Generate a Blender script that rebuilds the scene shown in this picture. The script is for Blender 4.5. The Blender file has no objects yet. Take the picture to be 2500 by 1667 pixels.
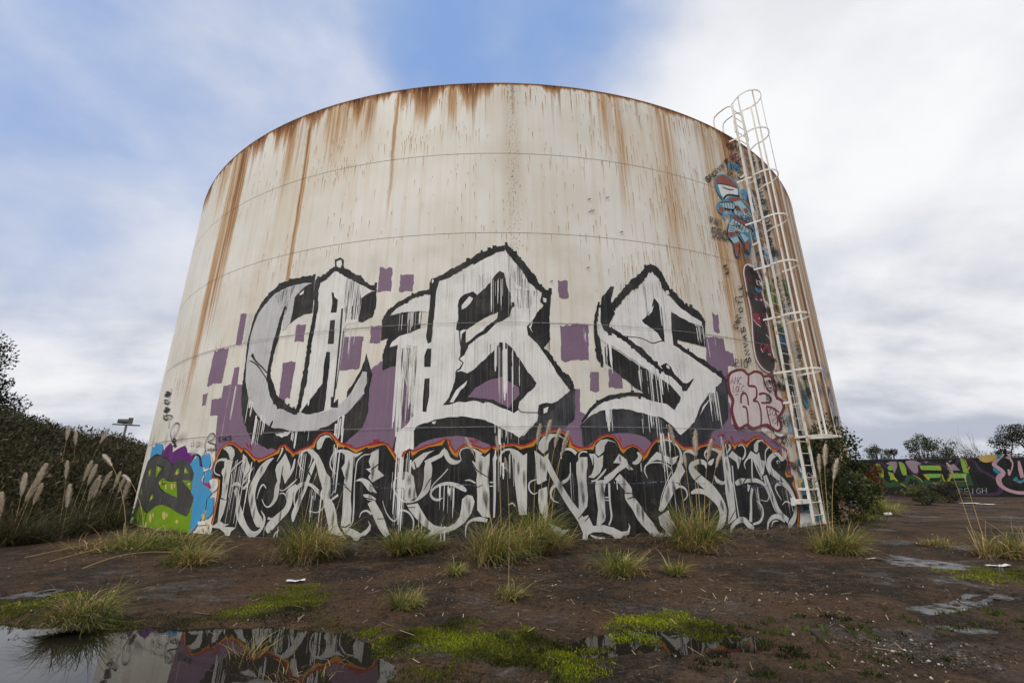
import bpy, bmesh, math, random
import numpy as np
from mathutils import Vector, geometry
from math import radians, pi, sin, cos
random.seed(7)
rng = np.random.default_rng(7)
scene = bpy.context.scene
col = scene.collection

# ------------------------------------------------------------------ camera
FPX, PITCH, ROLL, YAW, CAM_H, TANK_Y, TANK_R, TANK_H = 1064.09, .2992, -.0080, .0228, 1.3718, 25.0807, 15.4352, 12.0
_cp, _sp, _cy, _sy = cos(PITCH), sin(PITCH), cos(YAW), sin(YAW)
FW = np.array([_sy*_cp, _cy*_cp, _sp]); RT = np.array([_cy, -_sy, 0.]); UP = np.cross(RT, FW)
RT, UP = cos(ROLL)*RT+sin(ROLL)*UP, -sin(ROLL)*RT+cos(ROLL)*UP
cam_data = bpy.data.cameras.new('camera'); cam = bpy.data.objects.new('camera', cam_data); col.objects.link(cam)
from mathutils import Matrix
cam.matrix_world = Matrix(((RT[0], UP[0], -FW[0], 0), (RT[1], UP[1], -FW[1], 0), (RT[2], UP[2], -FW[2], CAM_H), (0, 0, 0, 1)))
cam_data.sensor_width = 36; cam_data.sensor_fit = 'HORIZONTAL'; cam_data.lens = FPX/2500*36
cam_data.clip_start = .05; cam_data.clip_end = 5000
scene.camera = cam

# ------------------------------------------------------------------ sky, sun, exposure
SUN_EL, SUN_AZ = 48, 215      # azimuth clockwise from +Y: behind the camera, to the left
scene.view_settings.view_transform = 'Standard'; scene.view_settings.look = 'None'
scene.view_settings.exposure = 0.48; scene.view_settings.gamma = 1
world = bpy.data.worlds.new('World'); scene.world = world; world.use_nodes = True

class NT:
    """tiny node-building helper"""
    def __init__(s, tree): s.t = tree; s.n = tree.nodes; s.l = tree.links
    def node(s, typ, **kw):
        n = s.n.new(typ)
        for k, v in kw.items(): setattr(n, k, v)
        return n
    def put(s, sock, v):
        if hasattr(v, 'is_output') or isinstance(v, bpy.types.NodeSocket): s.l.new(v, sock)
        elif isinstance(v, (tuple, list)) and len(v) == 3 and sock.type == 'RGBA': sock.default_value = (*v, 1)
        else: sock.default_value = v
    def math(s, op, a, b=0., c=0., clamp=False):
        n = s.node('ShaderNodeMath', operation=op, use_clamp=clamp)
        s.put(n.inputs[0], a); s.put(n.inputs[1], b); s.put(n.inputs[2], c); return n.outputs[0]
    def vmath(s, op, a, b=(0, 0, 0), scale=1.):
        n = s.node('ShaderNodeVectorMath', operation=op); s.put(n.inputs[0], a)
        s.put(n.inputs[1], b)
        if op == 'SCALE': s.put(n.inputs['Scale'], scale)
        return n.outputs['Value'] if op in ('DOT_PRODUCT', 'LENGTH', 'DISTANCE') else n.outputs['Vector']
    def mix(s, f, a, b, typ='MIX'):
        n = s.node('ShaderNodeMix', data_type='RGBA', blend_type=typ); n.clamp_factor = True
        s.put(n.inputs[0], f); s.put(n.inputs[6], a); s.put(n.inputs[7], b); return n.outputs[2]
    def noise(s, vec, scale=1., detail=4, rough=.55, lac=2., dist=0., dim='3D'):
        n = s.node('ShaderNodeTexNoise', noise_dimensions=dim); s.put(n.inputs['Vector'], vec)
        for k, v in (('Scale', scale), ('Detail', detail), ('Roughness', rough), ('Lacunarity', lac), ('Distortion', dist)): s.put(n.inputs[k], v)
        return n.outputs[0]
    def ss(s, x, lo, hi):
        n = s.node('ShaderNodeMapRange', interpolation_type='SMOOTHSTEP'); s.put(n.inputs[0], x); s.put(n.inputs[1], lo); s.put(n.inputs[2], hi); return n.outputs[0]
    def scalev(s, vec, sc):
        return s.vmath('MULTIPLY', vec, sc)
    def xyz(s, v):
        n = s.node('ShaderNodeSeparateXYZ'); s.put(n.inputs[0], v); return n.outputs
    def comb(s, x, y, z=0.):
        n = s.node('ShaderNodeCombineXYZ'); s.put(n.inputs[0], x); s.put(n.inputs[1], y); s.put(n.inputs[2], z); return n.outputs[0]
    def ramp(s, f, stops, interp='LINEAR'):
        n = s.node('ShaderNodeValToRGB'); s.put(n.inputs[0], f); e = n.color_ramp; e.interpolation = interp
        while len(e.elements) < len(stops): e.elements.new(.5)
        for el, (p, c) in zip(e.elements, stops): el.position = p; el.color = (*c, 1) if len(c) == 3 else c
        return n.outputs[0]

wt = world.node_tree; wt.nodes.clear(); N = NT(wt)
tc = N.node('ShaderNodeTexCoord'); D = N.vmath('NORMALIZE', tc.outputs['Generated'])
sky = N.node('ShaderNodeTexSky', sky_type='NISHITA', sun_disc=False, sun_elevation=radians(SUN_EL), sun_rotation=radians(SUN_AZ))
sky.air_density = 1.0; sky.dust_density = .6; sky.ozone_density = 2.0
N.put(sky.inputs[0], D)
dx, dy, dz = N.xyz(D)
h = N.math('ADD', N.math('MAXIMUM', dz, 0.), .22)
cp_ = N.comb(N.math('DIVIDE', dx, h), N.math('DIVIDE', dy, h), .3)          # cloud layer seen in perspective
big = N.noise(N.scalev(D, (1, 1, 1.3)), 2.3, 4, .5, 2., .1)
fine = N.noise(N.vmath('ADD', N.scalev(D, (1, 1, 1.4)), (3.1, 1.7, .4)), 4.4, 7, .54, 2., .15)
wisp = N.noise(N.scalev(N.vmath('ADD', cp_, (1.3, 9.1, 4)), (.55, 1.0, 1)), 1.7, 6, .52, 2., .15)
# a thin place in the cloud deck high up ahead of the camera, with a clearer break in it
def blob(d, r0, r1, k): return N.math('MULTIPLY', N.ss(N.vmath('DISTANCE', D, d), r0, r1), k)
gap = N.math('MAXIMUM', blob((-.40, .58, .71), .70, .20, .55), blob((-.68, .56, .48), .42, .05, .58))
gap = N.math('MAXIMUM', gap, blob((-.02, .60, .80), .48, .06, .96))
cover = N.math('ADD', N.math('MULTIPLY', big, .80), N.math('MULTIPLY', fine, .72))
cover = N.math('SUBTRACT', N.math('ADD', cover, .20), N.math('MULTIPLY', gap, .80))
cover = N.ss(cover, .06, .86)
# thick cloud has grey undersides, thin cloud is white
shade = N.ss(N.math('ADD', N.math('MULTIPLY', wisp, .62), N.math('MULTIPLY', fine, .46)), .40, .68)
white = (6.7, 6.75, 6.85); grey = (3.4, 3.65, 4.3)
cloudc = N.mix(shade, grey, white)
cloudc = N.mix(N.ss(dz, .20, .45), cloudc, N.mix(.62, cloudc, (7.0, 7.02, 7.1)))
cloudc = N.mix(N.math('MULTIPLY', gap, 1.25), cloudc, N.mix(fine, (3.3, 3.7, 4.8), (4.6, 4.9, 5.8)))      # thin veil, no bright tops
blue = N.mix(.75, N.vmath('SCALE', sky.outputs[0], scale=.9), (2.1, 3.35, 6.1))
skyc = N.mix(cover, blue, cloudc)
bg = N.node('ShaderNodeBackground'); N.put(bg.inputs[0], skyc); bg.inputs[1].default_value = .1
out = N.node('ShaderNodeOutputWorld'); N.l.new(bg.outputs[0], out.inputs[0])

sun_data = bpy.data.lights.new('sun', 'SUN'); sun = bpy.data.objects.new('sun', sun_data); col.objects.link(sun)
sun_data.energy = 1.5; sun_data.angle = radians(16); sun_data.color = (1, .93, .82)
_az = radians(SUN_AZ); _el = radians(SUN_EL)
sun.rotation_euler = Vector((sin(_az)*cos(_el), cos(_az)*cos(_el), sin(_el))).to_track_quat('Z', 'Y').to_euler()

# ------------------------------------------------------------------ helpers
def ray(x, y): return FW+(x-1250)/FPX*RT-(y-833.5)/FPX*UP
def ground_at(x, y):                     # photograph pixel -> where its ray meets the ground
    d = ray(x, y); t = -CAM_H/d[2]; return d[0]*t, d[1]*t
def tank_at(x, y):                       # photograph pixel -> (arc length, height) on the tank shell
    d = ray(x, y); a = d[0]**2+d[1]**2; b = -TANK_Y*d[1]; q = max(b*b-a*(TANK_Y**2-TANK_R**2), 0)
    t = (-b-math.sqrt(q))/a; X, Y = d[0]*t, d[1]*t-TANK_Y
    return TANK_R*(math.atan2(Y, X)+pi/2), CAM_H+d[2]*t
SEG = 720; DA = 2*pi/SEG
def shell(s, z, off=0.):                 # point on the faceted shell
    th = s/TANK_R-pi/2; mid = (math.floor(th/DA)+.5)*DA
    rr = (TANK_R*cos(DA/2)+off)/cos(th-mid)
    return (rr*cos(th), TANK_Y+rr*sin(th), z)

def tag(o, label=None, cat=None, group=None, kind=None):
    for k, v in (('label', label), ('category', cat), ('group', group), ('kind', kind)):
        if v: o[k] = v
    return o
def empty(name, loc=(0, 0, 0), rz=0):
    o = bpy.data.objects.new(name, None); col.objects.link(o); o.location = loc; o.rotation_euler.z = rz; o.empty_display_size = .2
    return o
def link(name, me, m=None, parent=None):
    o = bpy.data.objects.new(name, me); col.objects.link(o)
    if m and not me.materials: me.materials.append(m)
    if parent: o.parent = parent
    return o
class MB:
    def __init__(s): s.v = []; s.f = []; s.uv = None; s.c = None; s.smooth = False
    def add(s, vs, fs):
        k = len(s.v); s.v += [tuple(v) for v in vs]; s.f += [tuple(i+k for i in f) for f in fs]
    def box(s, lo, hi, M=None):
        vs = [(x, y, z) for z in (lo[2], hi[2]) for y in (lo[1], hi[1]) for x in (lo[0], hi[0])]
        if M is not None: vs = [tuple(M@Vector(v)) for v in vs]
        s.add(vs, [(0, 2, 3, 1), (4, 5, 7, 6), (0, 1, 5, 4), (2, 6, 7, 3), (0, 4, 6, 2), (1, 3, 7, 5)])
    def tube(s, pts, r, n=6, cap=True, flat=1.):
        pts = [Vector(p) for p in pts]; rs = r if isinstance(r, (list, tuple)) else [r]*len(pts)
        vs = []; ref = None
        for i, p in enumerate(pts):
            d = (pts[min(i+1, len(pts)-1)]-pts[max(i-1, 0)]).normalized()
            if ref is None:
                ref = d.orthogonal().normalized()
            ref = (ref-d*ref.dot(d)).normalized(); b = d.cross(ref)
            for k in range(n):
                a = 2*pi*k/n; vs.append(p+(ref*cos(a)+b*sin(a)*flat)*rs[i])
        fs = [(i*n+k, i*n+(k+1) % n, (i+1)*n+(k+1) % n, (i+1)*n+k) for i in range(len(pts)-1) for k in range(n)]
        if cap: fs += [tuple(range(n-1, -1, -1)), tuple((len(pts)-1)*n+k for k in range(n))]
        s.add(vs, fs)
    def build(s, name, m=None, parent=None, smooth=None):
        me = bpy.data.meshes.new(name); me.from_pydata(s.v, [], s.f)
        if s.uv is not None:
            u = me.uv_layers.new(name='UVMap'); vi = np.empty(len(me.loops), int); me.loops.foreach_get('vertex_index', vi)
            u.data.foreach_set('uv', np.asarray(s.uv, np.float32)[vi].ravel())
        if s.c is not None:
            a = me.color_attributes.new('tint', 'FLOAT_COLOR', 'POINT'); a.data.foreach_set('color', np.asarray(s.c, np.float32).ravel())
        if smooth or s.smooth: me.polygons.foreach_set('use_smooth', [True]*len(me.polygons))
        me.update(); return link(name, me, m, parent)

# value noise in numpy, for shapes
def vnoise(x, y, seed=0):
    x = np.asarray(x, float); y = np.asarray(y, float)
    xi, yi = np.floor(x).astype(int), np.floor(y).astype(int); fx, fy = x-xi, y-yi
    fx, fy = fx*fx*(3-2*fx), fy*fy*(3-2*fy)
    def hsh(a, b):
        n = (a*374761393+b*668265263+seed*1442695041) & 0x7fffffff
        n = ((n ^ (n >> 13))*1274126177) & 0x7fffffff
        return ((n ^ (n >> 16)) & 0xffff)/65535.
    return (hsh(xi, yi)*(1-fx)+hsh(xi+1, yi)*fx)*(1-fy)+(hsh(xi, yi+1)*(1-fx)+hsh(xi+1, yi+1)*fx)*fy
def fbm(x, y, oct=4, seed=0):
    r = 0; a = .5
    for i in range(oct): r = r+a*vnoise(np.asarray(x)*2**i, np.asarray(y)*2**i, seed+i); a *= .5
    return r

# ------------------------------------------------------------------ materials
def new_mat(name):
    m = bpy.data.materials.new(name); m.use_nodes = True; t = m.node_tree; t.nodes.clear(); N = NT(t)
    bs = N.node('ShaderNodeBsdfPrincipled'); o = N.node('ShaderNodeOutputMaterial'); t.links.new(bs.outputs[0], o.inputs[0])
    bs.inputs['Specular IOR Level'].default_value = .18
    return m, N, bs
def bump(N, bs, hgt, strength=.3, dist=.01):
    b = N.node('ShaderNodeBump'); N.put(b.inputs['Height'], hgt); b.inputs['Strength'].default_value = strength; b.inputs['Distance'].default_value = dist
    N.l.new(b.outputs[0], bs.inputs['Normal'])
_pc = {}
def paint(name, rgb, streak=.25, rough=.5, dry=0., sheen=None):
    """sprayed / rolled wall paint: vertical brush streaks, blotches, optionally brushed dry so that what is under it shows"""
    if name in _pc: return _pc[name]
    m, N, bs = new_mat(name); uv = N.node('ShaderNodeTexCoord').outputs['UV']
    st = N.noise(N.scalev(uv, (22, .55, 1)), 1, 4, .65); bl = N.noise(uv, 1.6, 5, .6); fn = N.noise(N.scalev(uv, (60, 12, 1)), 1, 3, .6)
    k = N.math('ADD', N.math('MULTIPLY', N.ss(st, .42, .72), .6), N.math('MULTIPLY', N.ss(bl, .40, .70), .5))
    dark = tuple(c*(1-streak)+.02*streak for c in rgb) if sum(rgb) > .3 else tuple(c+.05*streak for c in rgb)
    c = N.mix(k, rgb, dark)
    c = N.mix(N.math('MULTIPLY', N.ss(fn, .55, .8), .25 if sum(rgb) > .3 else .05), c, (.45, .43, .40))
    N.put(bs.inputs['Base Color'], c); N.put(bs.inputs['Roughness'], N.math('ADD', N.math('MULTIPLY', bl, .25), rough-.12))
    if dry:
        a = N.noise(N.scalev(uv, (40, .35, 1)), 1, 3, .6); b = N.noise(N.scalev(uv, (9, 1.2, 1)), 1, 3, .6)
        N.put(bs.inputs['Alpha'], N.ss(N.math('ADD', N.math('MULTIPLY', a, .7), N.math('MULTIPLY', b, .3)), dry-.06, dry+.06))
    _pc[name] = m; return m
def plain(name, rgb, rough=.6, var=.25, scale=6., metal=0., bumps=0.):
    m, N, bs = new_mat(name); o = N.node('ShaderNodeTexCoord').outputs['Object']
    n = N.noise(o, scale, 5, .6)
    N.put(bs.inputs['Base Color'], N.mix(n, tuple(c*(1-var) for c in rgb), tuple(min(1, c*(1+var)) for c in rgb)))
    bs.inputs['Roughness'].default_value = rough; bs.inputs['Metallic'].default_value = metal
    if bumps: bump(N, bs, N.noise(o, scale*3, 5, .7), bumps, .02)
    return m
# ------------------------------------------------------------------ ground and water
def px_poly(x0, y0, sc, flat):
    a = list(map(float, flat.split())); return [ground_at(x0+a[i]*sc, y0+a[i+1]*sc) for i in range(0, len(a), 2)]
def inside_dist(poly, X, Y):
    """signed distance to a polygon, negative inside (numpy grids)"""
    P = np.array(poly); d = np.full(X.shape, 1e9); ins = np.zeros(X.shape, bool)
    for i in range(len(P)):
        a, b = P[i], P[(i+1) % len(P)]; e = b-a; L = e@e
        t = np.clip(((X-a[0])*e[0]+(Y-a[1])*e[1])/L, 0, 1)
        d = np.minimum(d, np.hypot(X-a[0]-t*e[0], Y-a[1]-t*e[1]))
        c = (a[1] > Y) != (b[1] > Y); xi = a[0]+(Y-a[1])/(e[1] if e[1] else 1e-9)*e[0]; ins ^= c & (X < xi)
    return np.where(ins, -d, d)
G6 = (0, 1300, 1250/2352); G7 = (1250, 1300, 1250/2352)
PUD = [px_poly(*G6, '-900 395 0 405 250 412 450 432 800 418 1050 424 1300 432 1550 455 1700 510 1760 600 1800 760 1700 1100 -900 1100'),
       px_poly(*G7, '230 510 420 440 520 432 750 436 1000 446 1260 505 960 530 560 525 380 552'),
       px_poly(*G7, '1990 355 2080 300 2230 265 2290 290 2200 330 2080 352'),
       px_poly(*G7, '1890 405 2000 415 2190 428 2210 446 2080 440 1950 430'),
       px_poly(*G7, '1620 118 1760 98 1960 122 2160 152 2060 168 1800 150'), px_poly(*G6, '-60 292 90 268 250 243 310 255 210 290 40 302'), px_poly(*G7, '1800 330 1990 300 2100 262 2160 270 2010 330 1900 352')]
WATER = [-.030, -.034, -.030, -.032, -.026, -.026, -.028]
def ground_h(X, Y):
    X = np.asarray(X, float); Y = np.asarray(Y, float)
    h = (fbm(X*.35, Y*.35, 3, 3)-.44)*.10+(fbm(X*2.2, Y*2.2, 4, 9)-.45)*.035
    h = np.maximum(h, -.016)+(fbm(X*7, Y*7, 3, 21)-.40)*.026
    far = np.clip((np.hypot(X, Y)-30)/30, 0, 1); h = h*(1-far)
    for p, w in zip(PUD, WATER):
        d = inside_dist(p, X, Y)+(fbm(X*3.1, Y*3.1, 3, 33)-.45)*.28+(fbm(X*14, Y*14, 2, 35)-.4)*.07
        k = np.clip((.10-d)/.20, 0, 1); k = k*k*(3-2*k)
        h = h*(1-k)+k*(w-.03-np.clip(-d, 0, .6)*.05)
    rr = np.hypot(X, Y-TANK_Y)
    k = np.clip((TANK_R+1.6-rr)/1.5, 0, 1); h = h*(1-k)+k*(.02+.10*k)      # soil banked against the tank foot
    return h
def gh(x, y): return float(ground_h(np.array([x]), np.array([y]))[0])

def steps(segs):
    o = []
    for a, b, d in segs: o += list(np.arange(a, b-1e-6, d))
    return np.array(o+[segs[-1][1]])
gx = steps([(-1500, -100, 200), (-100, -30, 8), (-30, -13, .9), (-13, -6, .12), (-6, 7, .055), (7, 14, .12), (14, 32, .9), (32, 100, 8), (100, 1500, 200)])
gy = steps([(-1500, -100, 200), (-100, -10, 8), (-10, 2.6, .8), (2.6, 7.6, .05), (7.6, 12, .10), (12, 40, .9), (40, 100, 8), (100, 1500, 200)])
GX, GY = np.meshgrid(gx, gy); GZ = ground_h(GX, GY)
nx, ny = len(gx), len(gy)
idx = np.arange(nx*ny).reshape(ny, nx)
quads = np.stack([idx[:-1, :-1], idx[:-1, 1:], idx[1:, 1:], idx[1:, :-1]], -1).reshape(-1, 4)
me = bpy.data.meshes.new('ground'); me.vertices.add(nx*ny); me.vertices.foreach_set('co', np.stack([GX, GY, GZ], -1).ravel())
me.loops.add(quads.size); me.loops.foreach_set('vertex_index', quads.ravel()); me.polygons.add(len(quads))
me.polygons.foreach_set('loop_start', np.arange(len(quads))*4); me.update(calc_edges=True)
me.polygons.foreach_set('use_smooth', [True]*len(quads))

m, N, bs = new_mat('wet_dirt'); P = N.node('ShaderNodeNewGeometry').outputs['Position']
n1 = N.noise(P, .55, 6, .62, 2., .5); n2 = N.noise(N.vmath('ADD', P, (5, 3, 1)), 2.3, 6, .65); n3 = N.noise(P, 24, 5, .7); n4 = N.noise(N.scalev(N.vmath('ADD', P, (9, 1, 0)), (.8, 1.3, 1)), .8, 6, .6, 2., .8)
n5 = N.noise(N.vmath('ADD', P, (2, 8, 0)), 7, 6, .7, 2., .6); n6 = N.noise(P, 60, 4, .75); n7 = N.noise(N.vmath('ADD', P, (4, 4, 0)), 150, 2, .6)
c = N.mix(N.ss(n1, .42, .58), (.036, .025, .018), (.118, .068, .038))
c = N.mix(N.math('MULTIPLY', N.ss(n2, .52, .66), .70), c, (.170, .096, .048))
c = N.mix(N.math('MULTIPLY', N.ss(n5, .53, .66), .65), c, (.125, .088, .060))
c = N.mix(N.math('MULTIPLY', N.ss(n5, .47, .34), .85), c, (.013, .010, .008))
wet = N.math('MULTIPLY', N.ss(n4, .54, .64), N.ss(n5, .72, .42))
c = N.mix(N.math('MULTIPLY', wet, .6), c, (.095, .090, .092))  # pale grey sky sheen of the damp patches, painted into the colour
n8 = N.noise(N.vmath('ADD', P, (1, 6, 0)), 21, 5, .72, 2.1, .4)
c = N.mix(N.math('MULTIPLY', N.ss(n8, .55, .64), .70), c, (.165, .118, .080))
c = N.mix(N.math('MULTIPLY', N.ss(n8, .46, .37), .85), c, (.010, .008, .006))
c = N.mix(N.math('MULTIPLY', N.ss(n6, .53, .68), .75), c, (.170, .130, .095))
c = N.mix(N.math('MULTIPLY', N.ss(n6, .47, .32), .85), c, (.007, .005, .004))
c = N.mix(N.math('MULTIPLY', N.ss(n7, .66, .74), N.ss(n2, .40, .60)), c, (.40, .37, .33))
N.put(bs.inputs['Base Color'], c)
N.put(bs.inputs['Roughness'], N.math('SUBTRACT', .93, N.math('MULTIPLY', wet, .74)))
bump(N, bs, N.math('MULTIPLY', N.math('ADD', N.math('ADD', N.math('MULTIPLY', n8, .8), N.noise(P, 11, 8, .78)), N.math('MULTIPLY', n6, .6)), N.math('SUBTRACT', 1., N.math('MULTIPLY', wet, .85))), 1.0, .07)
M_DIRT = m
tag(link('ground', me, M_DIRT), kind='structure', label='dark brown wet dirt ground of the yard')

m, N, bs = new_mat('puddle_water'); P = N.node('ShaderNodeNewGeometry').outputs['Position']
bs.inputs['Base Color'].default_value = (.014, .012, .009, 1); bs.inputs['Roughness'].default_value = .015; bs.inputs['IOR'].default_value = 1.45
bs.inputs['Specular IOR Level'].default_value = .6
N.put(bs.inputs['Alpha'], .93)
bump(N, bs, N.noise(N.scalev(P, (1, 1, 1)), 3.5, 3, .5), .012, .05)
M_WATER = m
m, N, bs = new_mat('wet_film'); P = N.node('ShaderNodeNewGeometry').outputs['Position']
bs.inputs['Base Color'].default_value = (.05, .045, .042, 1); bs.inputs['IOR'].default_value = 1.4; bs.inputs['Specular IOR Level'].default_value = .5
fl_ = N.noise(P, 5., 5, .65); N.put(bs.inputs['Roughness'], N.math('ADD', .10, N.math('MULTIPLY', fl_, .30))); N.put(bs.inputs['Alpha'], N.ss(fl_, .34, .60)); bump(N, bs, N.noise(P, 30, 4, .6), .15, .02)
M_FILM = m
labels = ['large still puddle at the lower left mirroring the tank', 'shallow puddle below the bright moss in the middle foreground', 'small grey puddle in front of the right hand sapling', 'thin streak of water at the right among green weeds', 'shallow wet sheen on the open dirt below the ladder side', 'shallow wet sheen at the left edge above the moss', 'shallow wet sheen left of the small grey puddle']
for p, w, lb in zip(PUD, WATER, labels):
    c = np.mean(np.array(p), 0); q = [c+(np.array(a)-c)*1.06+(np.array(a)-c)/max(np.linalg.norm(np.array(a)-c), .1)*.22 for a in p]
    mb = MB(); mb.add([(a[0], a[1], w) for a in q], [tuple(range(len(q)-1, -1, -1))])
    o = mb.build('puddle', M_WATER if p is PUD[0] or p is PUD[1] else M_FILM)
    if o.data.polygons[0].normal.z < 0: o.data.flip_normals()
    tag(o, lb, kind='structure')

# ------------------------------------------------------------------ the tank
def rust_colour(N, mask, base):
    c = N.mix(N.ss(mask, .04, .40), base, (.46, .29, .150))
    c = N.mix(N.ss(mask, .34, .72), c, (.235, .095, .035))
    return N.mix(N.ss(mask, .72, 1.05), c, (.055, .024, .016))
# rust runs: (pixel on the shell, half width in metres, strength, height they fade out at)
RUNS = [((595, 390), .55, .95, 3.5), ((545, 440), .9, .45, 8.5), ((715, 345), .7, .50, 7.0), ((735, 470), .16, .75, 1.8), ((829, 285), .9, .55, 8.6), ((897, 270), .5, .55, 9.2),
        ((966, 300), .10, .85, 6.2), ((1100, 222), .5, .55, 9.6), ((1478, 262), .5, .40, 8.5), ((1520, 425), .4, .42, 5.5), ((1640, 446), .8, .36, 3.5), ((1745, 480), .7, .40, 1.5),
        ((1800, 520), .6, .75, 2.0), ((1862, 560), .35, .70, 1.0), ((1905, 560), .55, .95, .6), ((1935, 640), .30, .80, .6), ((470, 900), .5, .55, .5), ((500, 780), .35, .3, .5),
        ((0, 9.7), .5, .62, -7), ((0, 10.4), .5, .85, -6), ((0, 11.2), .55, .95, -6), ((0, 11.9), .5, .62, -6), ((0, 12.6), .6, .75, -6), ((0, 13.4), .5, .5, -6), ((0, 9.0), .45, .48, -6), ((0, 8.2), .4, .36, -5), ((0, 7.4), .5, .45, 1.0), ((0, 6.6), .3, .40, 4.5)]
def tank_material(name, weld=False):
    m, N, bs = new_mat(name); uv = N.node('ShaderNodeTexCoord').outputs['UV']; s_, z_, _ = N.xyz(uv)
    st = N.noise(N.scalev(uv, (5.0, .10, 1)), 1, 5, .65); st2 = N.noise(N.scalev(uv, (17, .22, 1)), 1, 4, .6); bl = N.noise(uv, .45, 5, .55); fn = N.noise(uv, 30, 4, .7)
    lon = N.noise(N.scalev(uv, (1.1, .02, 1)), 1, 4, .6)
    base = N.mix(N.ss(bl, .32, .66), (.640, .620, .560), (.730, .722, .690))
    base = N.mix(N.math('MULTIPLY', N.ss(st, .44, .72), .50), base, (.57, .475, .350))
    base = N.mix(N.math('MULTIPLY', N.math('MULTIPLY', N.ss(N.noise(N.scalev(uv, (.5, .16, 1)), 1, 4, .6), .46, .66), N.ss(z_, 2., 9.)), .40), base, (.58, .46, .31))
    base = N.mix(N.math('MULTIPLY', N.ss(fn, .60, .80), .22), base, (.42, .39, .34))
    base = N.mix(N.math('MULTIPLY', N.ss(s_, 6.34, 6.37), .40), base, (.50, .385, .25))        # the next plate along has weathered to tan
    base = N.mix(N.math('MULTIPLY', N.ss(N.math('ABSOLUTE', N.math('SUBTRACT', s_, tank_at(1249, 400)[0])), .42, .10), N.math('MULTIPLY', N.ss(z_, 6., 9.), .45)), base, (.50, .45, .36))
    # rim: long and short tongues of rust hanging from the top edge
    tongue = N.math('ADD', N.math('MULTIPLY', N.math('POWER', N.ss(lon, .40, .66), 2.0), 1.8), N.math('MULTIPLY', N.ss(st, .44, .75), .6))
    tongue = N.math('MULTIPLY', tongue, N.math('ADD', .25, N.math('MULTIPLY', N.ss(N.math('ABSOLUTE', N.math('SUBTRACT', s_, 3.2)), 1.2, 5.0), .75)))
    tongue = N.math('ADD', tongue, .10)
    depth = N.math('SUBTRACT', TANK_H, z_)
    rim = N.math('SUBTRACT', 1., N.math('DIVIDE', depth, tongue), clamp=True)
    rim = N.math('MULTIPLY', N.math('POWER', rim, 1.7), N.math('ADD', .10, N.math('MULTIPLY', N.math('ADD', st2, N.noise(N.scalev(uv, (48, .35, 1)), 1, 3, .6)), .95)))
    edge = N.ss(depth, .14, .0)
    tot = N.math('MAXIMUM', rim, N.math('MULTIPLY', edge, N.math('ADD', .04, N.math('MULTIPLY', N.ss(lon, .44, .66), .62))))
    sw = N.math('ADD', s_, N.math('MULTIPLY', N.math('SUBTRACT', N.noise(N.scalev(uv, (.2, .5, 1)), 1, 3), .5), .25))
    br = N.math('ADD', .25, N.math('MULTIPLY', N.ss(N.math('ADD', N.math('MULTIPLY', st2, .6), N.math('MULTIPLY', st, .5)), .38, .75), .95))
    for (px, py), w, a, zl in RUNS:
        s0 = tank_at(px, py)[0] if px else py
        g = N.math('MULTIPLY', N.ss(N.math('ABSOLUTE', N.math('SUBTRACT', sw, s0)), w, 0.), N.ss(z_, zl, min(zl+5.5, 11.8)))
        tot = N.math('MAXIMUM', tot, N.math('MULTIPLY', N.math('MULTIPLY', g, a), br))
    tot = N.math('ADD', tot, N.math('MULTIPLY', N.math('MULTIPLY', N.ss(st2, .55, .80), N.ss(bl, .42, .62)), .20))
    c = rust_colour(N, tot, base)
    N.put(bs.inputs['Base Color'], c)
    N.put(bs.inputs['Roughness'], N.math('ADD', .48, N.math('MULTIPLY', N.math('MINIMUM', tot, 1.), .4)))
    bump(N, bs, N.math('ADD', N.noise(N.scalev(uv, (.35, .5, 1)), 1, 2, .5), N.math('MULTIPLY', fn, .006)), .12, .12)
    return m
M_TANK = tank_material('tank_paint')
M_SEAM = plain('weld_rust', (.34, .29, .235), .75, .45, 3)
M_STEEL = plain('dull_steel', (.30, .26, .22), .65, .3, 5)
tank = tag(empty('storage_tank', (0, TANK_Y, 0)), 'huge round cream steel tank streaked with rust and covered in graffiti', 'tank')
def tank_part(o, parent=None):
    o.parent = parent or tank
    if not parent: o.matrix_parent_inverse = Matrix.Translation((0, -TANK_Y, 0))
    return o
for k in range(5):
    mb = MB(); z0, z1 = k*2.4+(.007 if k else -.3), (k+1)*2.4-.007
    uv = []
    for z, inset in ((z0, 0), (z1, 0)):
        for i in range(SEG+1):
            s = (i*DA-pi)*TANK_R; th = s/TANK_R-pi/2
            mb.v.append((TANK_R*cos(th), TANK_Y+TANK_R*sin(th), z)); uv.append((s, z))
    n = SEG+1
    mb.f = [(i, i+1, n+i+1, n+i) for i in range(SEG)]; mb.uv = uv
    tank_part(mb.build('shell_course', M_TANK))
def ring(r0, r1, z0, z1, n=360):
    mb = MB(); prof = [(r0, z0), (r1, z0), (r1, z1), (r0, z1)]
    for i in range(n):
        a = 2*pi*i/n; mb.v += [(r*cos(a), TANK_Y+r*sin(a), z) for r, z in prof]
    mb.f = [(i*4+j, i*4+(j+1) % 4, ((i+1) % n)*4+(j+1) % 4, ((i+1) % n)*4+j) for i in range(n) for j in range(4)]
    mb.f = [f[::-1] for f in mb.f]; mb.uv = [(TANK_R*((math.atan2(v[1]-TANK_Y, v[0])+2.5*pi) % (2*pi)-pi), v[2]) for v in mb.v]
    return mb
for k in range(1, 5): tank_part(ring(TANK_R-.06, TANK_R-.006, k*2.4-.0115, k*2.4+.0115, SEG).build('weld_seam', M_SEAM))
tank_part(ring(TANK_R-.10, TANK_R+.004, TANK_H-.004, TANK_H+.014, SEG).build('top_rim', plain('rim_rust', (.36, .28, .21), .85, .6, 1.2)))
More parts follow.
